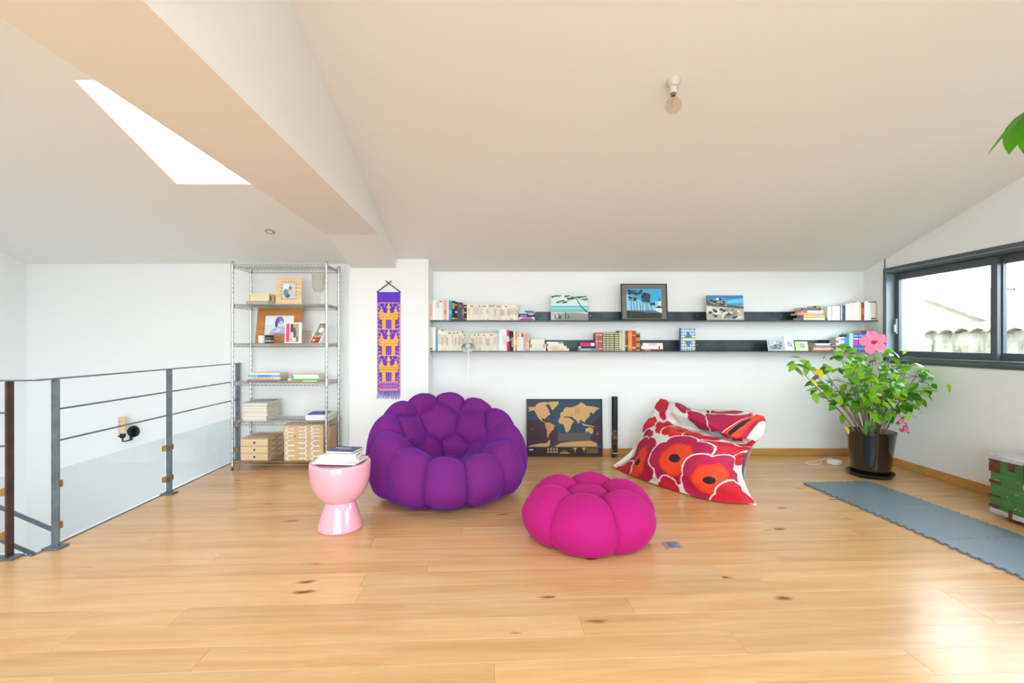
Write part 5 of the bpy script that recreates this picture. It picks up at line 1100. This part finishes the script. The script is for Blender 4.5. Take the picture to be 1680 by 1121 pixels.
def hib(c, face, s, wilt=0):
    f = Vector(face).normalized(); Q = Matrix.Translation(c) @ f.to_track_quat('Z', 'Y').to_matrix().to_4x4(); pk = mat('hibiscus_petal', '#f07fa6', .55, vary=.12, vscale=30); dk = mat('hibiscus_eye', '#b31848', .5)
    root = MB().lathe([(0, -.02), (.006, -.018), (.008, 0), (0, .004)], 10, (0, 0, 0), 0, Q).build('bloom', mat('calyx_green', '#7faf3c', .6), pot, smooth=True); root['label'] = 'pink hibiscus bloom' if not wilt else 'wilted pink bloom'
    for k in range(5):
        mb = MB(); vs, fs = [], []; n = 7; m_ = 5
        for i in range(n):
            t = i / (n - 1); w_ = s * .50 * math.sin(math.pi * (.12 + .80 * t)) ** .8 * (t + .25)
            for j in range(m_):
                x_ = (j / (m_ - 1) - .5) * 2; z = s * (.25 * t - .28 * t * t - wilt * t * t * .9) + .012 * math.sin(x_ * 5 + k) * t * s / .1 * .6
                vs.append(Q @ Matrix.Rotation(R(72 * k + 10), 4, 'Z') @ Vector((w_ * x_, s * t * (1 - wilt * .4), z + abs(x_) * .008 * t)))
        for i in range(n - 1):
            for j in range(m_ - 1):
                a = i * m_ + j; mb.f.append([a, a + 1, a + m_ + 1, a + m_]); mb.m.append(1 if i == 0 else 0)
        mb.v = [tuple(v_) for v_ in vs]; mb.build('petal', [pk, dk], root, smooth=True, fixn=False)
    mb = MB(); mb.tube([Q @ Vector((0, 0, 0)), Q @ Vector((.004, .002, s * .35)), Q @ Vector((.01, .0, s * .62))], [.0035, .003, .002], 6)
    for k in range(14): a = k * 2.4; z = s * (.35 + .02 * k); mb.tube([Q @ Vector((.006, 0, z)), Q @ Vector((.006 + .011 * math.cos(a), .011 * math.sin(a), z + .004))], .0014, 4)
    mb.build('stamen', mat('stamen', '#cf3c3a', .6), root)
O0 = Vector((PX0, PY0, 0))
hib(P_(1433, 562, 4.12) - O0, (-.35, -1, .12), .105)
MB().tube([P_(1437, 598, 4.3) - O0, P_(1434, 580, 4.2) - O0, P_(1433, 563, 4.125) - O0], .003, 6).build('stem', M_BARK, pot, smooth=True)
hib(P_(1480, 692, 4.32) - O0, (.5, -.5, -.5), .062, .5); hib(P_(1486, 706, 4.32) - O0, (.6, -.3, -.7), .055, .7)
MB().tube([P_(1452, 690, 4.42) - O0, P_(1470, 672, 4.38) - O0, P_(1481, 690, 4.33) - O0], .003, 6).build('stem', M_BARK, pot, smooth=True)
for a, b, Y in ((1470, 690, 4.3), (1463, 682, 4.35), (1446, 672, 4.3), (1440, 684, 4.2), (1432, 696, 4.3), (1424, 690, 4.2), (1416, 700, 4.3), (1452, 676, 4.2)): place_leaf(P_(a, b, Y) - O0, (rr.uniform(-.6, .6), -.4, -.8), .085, LM[1], pot)
fm = MB(); lb = LM[0]; lv = [v_.co.copy() for v_ in lb.vertices]; lf = [list(p.vertices) for p in lb.polygons]
for i in range(150):
    a, b, Y, nl = rr.choice(ends[5:]); e = P_(a, b, Y) - O0; c = Vector((e.x + rr.gauss(0, .07), e.y + rr.gauss(0, .07), e.z - abs(rr.gauss(0, .12)) + .03)); c.x = min(c.x, 3.86 - PX0)
    d = Vector((rr.uniform(-1, .4 if c.x > .25 else 1), rr.uniform(-1, .6), rr.uniform(-.8, .4))).normalized(); Mx = Matrix.Translation(c) @ d.to_track_quat('Y', 'Z').to_matrix().to_4x4() @ Matrix.Rotation(rr.uniform(-.7, .7), 4, 'Y') @ Matrix.Scale(rr.uniform(.05, .09), 4)
    fm.add([Mx @ v_ for v_ in lv], lf, i % 3)
stuff(fm.build('small_foliage', [LM[0].materials[0], LM[1].materials[0], LM[2].materials[0]], pot, smooth=True, fixn=False))
# white device and cable behind the pot
o = thing('white_adapter', 'small round white device with coiled cable on floor behind pot', 'device', (3.42, 4.93, 0))
mb = MB(); mb.lathe([(0, .001), (.068, .001), (.072, .006), (.070, .032), (.06, .038), (0, .038)], 36); mb.build('body', M_WHITE, o, smooth=40)
cp = catmull([(-.02, .0, .039), (-.1, .05, .03), (-.2, .06, .006), (-.29, .03, .005), (-.30, -.04, .005), (-.2, -.05, .005), (-.13, .02, .012), (-.03, .15, .005), (.15, .25, .005)], 60)
mb = MB(); mb.tube([tuple(p) for p in cp], .0035, 6); mb.build('cable', M_WHITE, o, smooth=True)

# ------------------------------------------------------------------ tall plant at the right edge
o = thing('money_tree', 'tall plant whose green leaves hang in at the top right', 'plant', (2.9, 1.52, 0))
mb = MB(); mb.lathe([(0, .001), (.13, .001), (.14, .01), (.18, .33), (.185, .34), (.172, .34), (.165, .31), (0, .30)], 40); mb.build('pot', mat('grey_planter', '#75787a', .6), o, smooth=40)
mb = MB(); mb.lathe([(0, .305), (.16, .303)], 24); mb.build('soil', MC['soil'], o)
tr = catmull([(0, 0, .3), (.02, .0, .9), (-.03, .02, 1.5), (-.05, .0, 2.15)], 16); mb = MB(); mb.tube([tuple(p) for p in tr], [.03 - .0013 * k for k in range(16)], 10); mb.build('trunk', M_BARK, o, smooth=True)
gm = leafmat('money_leaf', '#3f8a14', '#7cc81e'); ll = leaf_mesh('leaf', gm, wd=.30, fold=.25, droop=.25); oo = Vector((2.9, 1.52, 0))
hubs = [P_(1692, 176, 2.05) - oo, Vector((.25, .1, 2.3)), Vector((.05, -.25, 2.1)), Vector((-.05, .3, 2.25)), Vector((.35, -.2, 1.95)), Vector((.3, .3, 1.8))]
for i, h_ in enumerate(hubs):
    s = Vector((-.05, 0, 1.7 + .07 * i)); mb = MB(); mb.tube([tuple(p) for p in catmull([s, (s + h_) / 2 + Vector((0, 0, .08)), h_], 8)], .004, 6); mb.build('leaf_stalk', mat('stalk_green', '#5d8a2c', .6), o, smooth=True)
    if i == 0:
        broad = leaf_mesh('leaf', gm, wd=.40, fold=.12, droop=.06); thin = leaf_mesh('leaf', gm, wd=.09, fold=.3, droop=.06)
        for tip, me_, ro in ((P_(1614, 250, 2.0), thin, .12), (P_(1651, 249, 1.98), broad, .15), (P_(1681, 253, 2.02), broad, -.2), (P_(1720, 240, 2.0), broad, 1.5), (P_(1740, 190, 2.1), broad, .8)):
            t_ = tip - oo; d = t_ - h_; place_leaf(h_, d, d.length, me_, o, roll=ro)
    else:
        for k in range(6):
            a = k * 1.047 + i; place_leaf(h_, (math.cos(a), math.sin(a), -.7), rr.uniform(.17, .22), ll, o)

# ------------------------------------------------------------------ old green chest
def chestmat(name, base):
    m = bpy.data.materials.new(name); m.use_nodes = True; nt = m.node_tree; b = nt.nodes['Principled BSDF']; L = nt.links.new
    tc = node(nt, 'ShaderNodeTexCoord'); mp = node(nt, 'ShaderNodeMapping'); mp.inputs['Scale'].default_value = (8, 3, 9); L(tc.outputs['Object'], mp.inputs[0])
    n = node(nt, 'ShaderNodeTexNoise', Scale=1.6, Detail=9.0, Roughness=.7); L(mp.outputs[0], n.inputs['Vector']); mp2 = node(nt, 'ShaderNodeMapping'); mp2.inputs['Location'].default_value = (5, 3, 9); mp2.inputs['Scale'].default_value = (20, 10, 26); L(tc.outputs['Object'], mp2.inputs[0])
    n2 = node(nt, 'ShaderNodeTexNoise', Scale=1.4, Detail=4.0); L(mp2.outputs[0], n2.inputs['Vector'])
    r = ramp(nt, n.outputs['Fac'], [(.33, '#4a2d1c'), (.37, base[0]), (.6, base[1]), (.66, base[0])]); r2 = ramp(nt, n2.outputs['Fac'], [(.66, 0.0), (.69, 1.0)])
    mx = node(nt, 'ShaderNodeMix', data_type='RGBA'); L(r2.outputs[0], mx.inputs[0]); L(r.outputs[0], mx.inputs[6]); mx.inputs[7].default_value = lin('#c9c2c4'); L(mx.outputs[2], b.inputs['Base Color']); b.inputs['Roughness'].default_value = .6
    bp = node(nt, 'ShaderNodeBump', Strength=.5, Distance=.006); L(n.outputs['Fac'], bp.inputs['Height']); L(bp.outputs[0], b.inputs['Normal']); MC[name] = m; return m
MG = chestmat('chipped_green_paint', ('#3f6b3a', '#4c7c46')); MW = chestmat('chipped_white_paint', ('#a9a0a6', '#c9c6cc')); MR = mat('rusted_iron', '#6b3d24', .8, .2, vary=.4, vscale=40)
ch = thing('painted_chest', 'old green wooden chest with chipped paint and rusty brackets', 'chest', (3.535, 3.44, 0), 0)
cw, cl_, z0c, z1c = .42, .92, .035, .455
nb = 4; bh = (z1c - .03 - z0c - .035) / nb
for k in range(nb):
    for (x0, x1, y0, y1) in ((0, .018, -cl_, 0), (cw - .018, cw, -cl_, 0), (.018, cw - .018, -.018, 0), (.018, cw - .018, -cl_, -cl_ + .018)):
        a = z0c + .035 + k * bh; mb = MB(); mb.box(x0 + random.uniform(-.001, .001), x1, y0, y1, a, a + bh - .002); mb.build('board', MG, ch, bevel=.001)
mb = MB(); mb.box(-.005, .02, -cl_ - .003, .003, z0c, z0c + .034); mb.box(.02, cw, -.02, .003, z0c, z0c + .034); mb.box(.02, cw, -cl_, -cl_ + .02, z0c, z0c + .034); mb.build('bottom_rail', MW, ch, bevel=.002)
for k in range(3): mb = MB(); mb.box(-.01 + k * (cw + .012) / 3, -.01 + (k + 1) * (cw + .012) / 3 - .002, -cl_ - .006, .006, z1c - .029, z1c); mb.build('lid_board', MW, ch, bevel=.002)
for y_ in (-.13, -.8): mb = MB(); mb.box(.03, cw - .03, y_ - .03, y_ + .03, .001, z0c); mb.build('skid', MR, ch)
for (a, b, c, d) in ((-.07, .003, z1c - .12, z1c - .05), (-.07, .003, z1c - .046, z1c - .03), (-.08, .003, .255, .275), (-.075, .003, .155, .17), (-.06, .003, .078, .098), (-.17, -.13, z1c - .09, z1c - .03), (-.155, -.132, .03, .09), (-.75, -.71, z1c - .09, z1c - .03), (-cl_, -cl_ + .06, z1c - .11, z1c - .04)):
    mb = MB(); mb.box(-.0105, -.0055, a, b, c, d); mb.build('bracket', MR, ch, bevel=.001)
mb = MB(); mb.box(-.02, -.0055, -.285, -.235, .30, .44); mb.build('hasp', MR, ch, bevel=.003)
mb = MB(); mb.tube([(-.024, -.26, .33), (-.03, -.275, .29), (-.03, -.26, .26), (-.03, -.245, .29), (-.024, -.26, .33)], .005, 8); mb.build('latch_ring', mat('old_silver', '#a59fa8', .4, .7), ch)
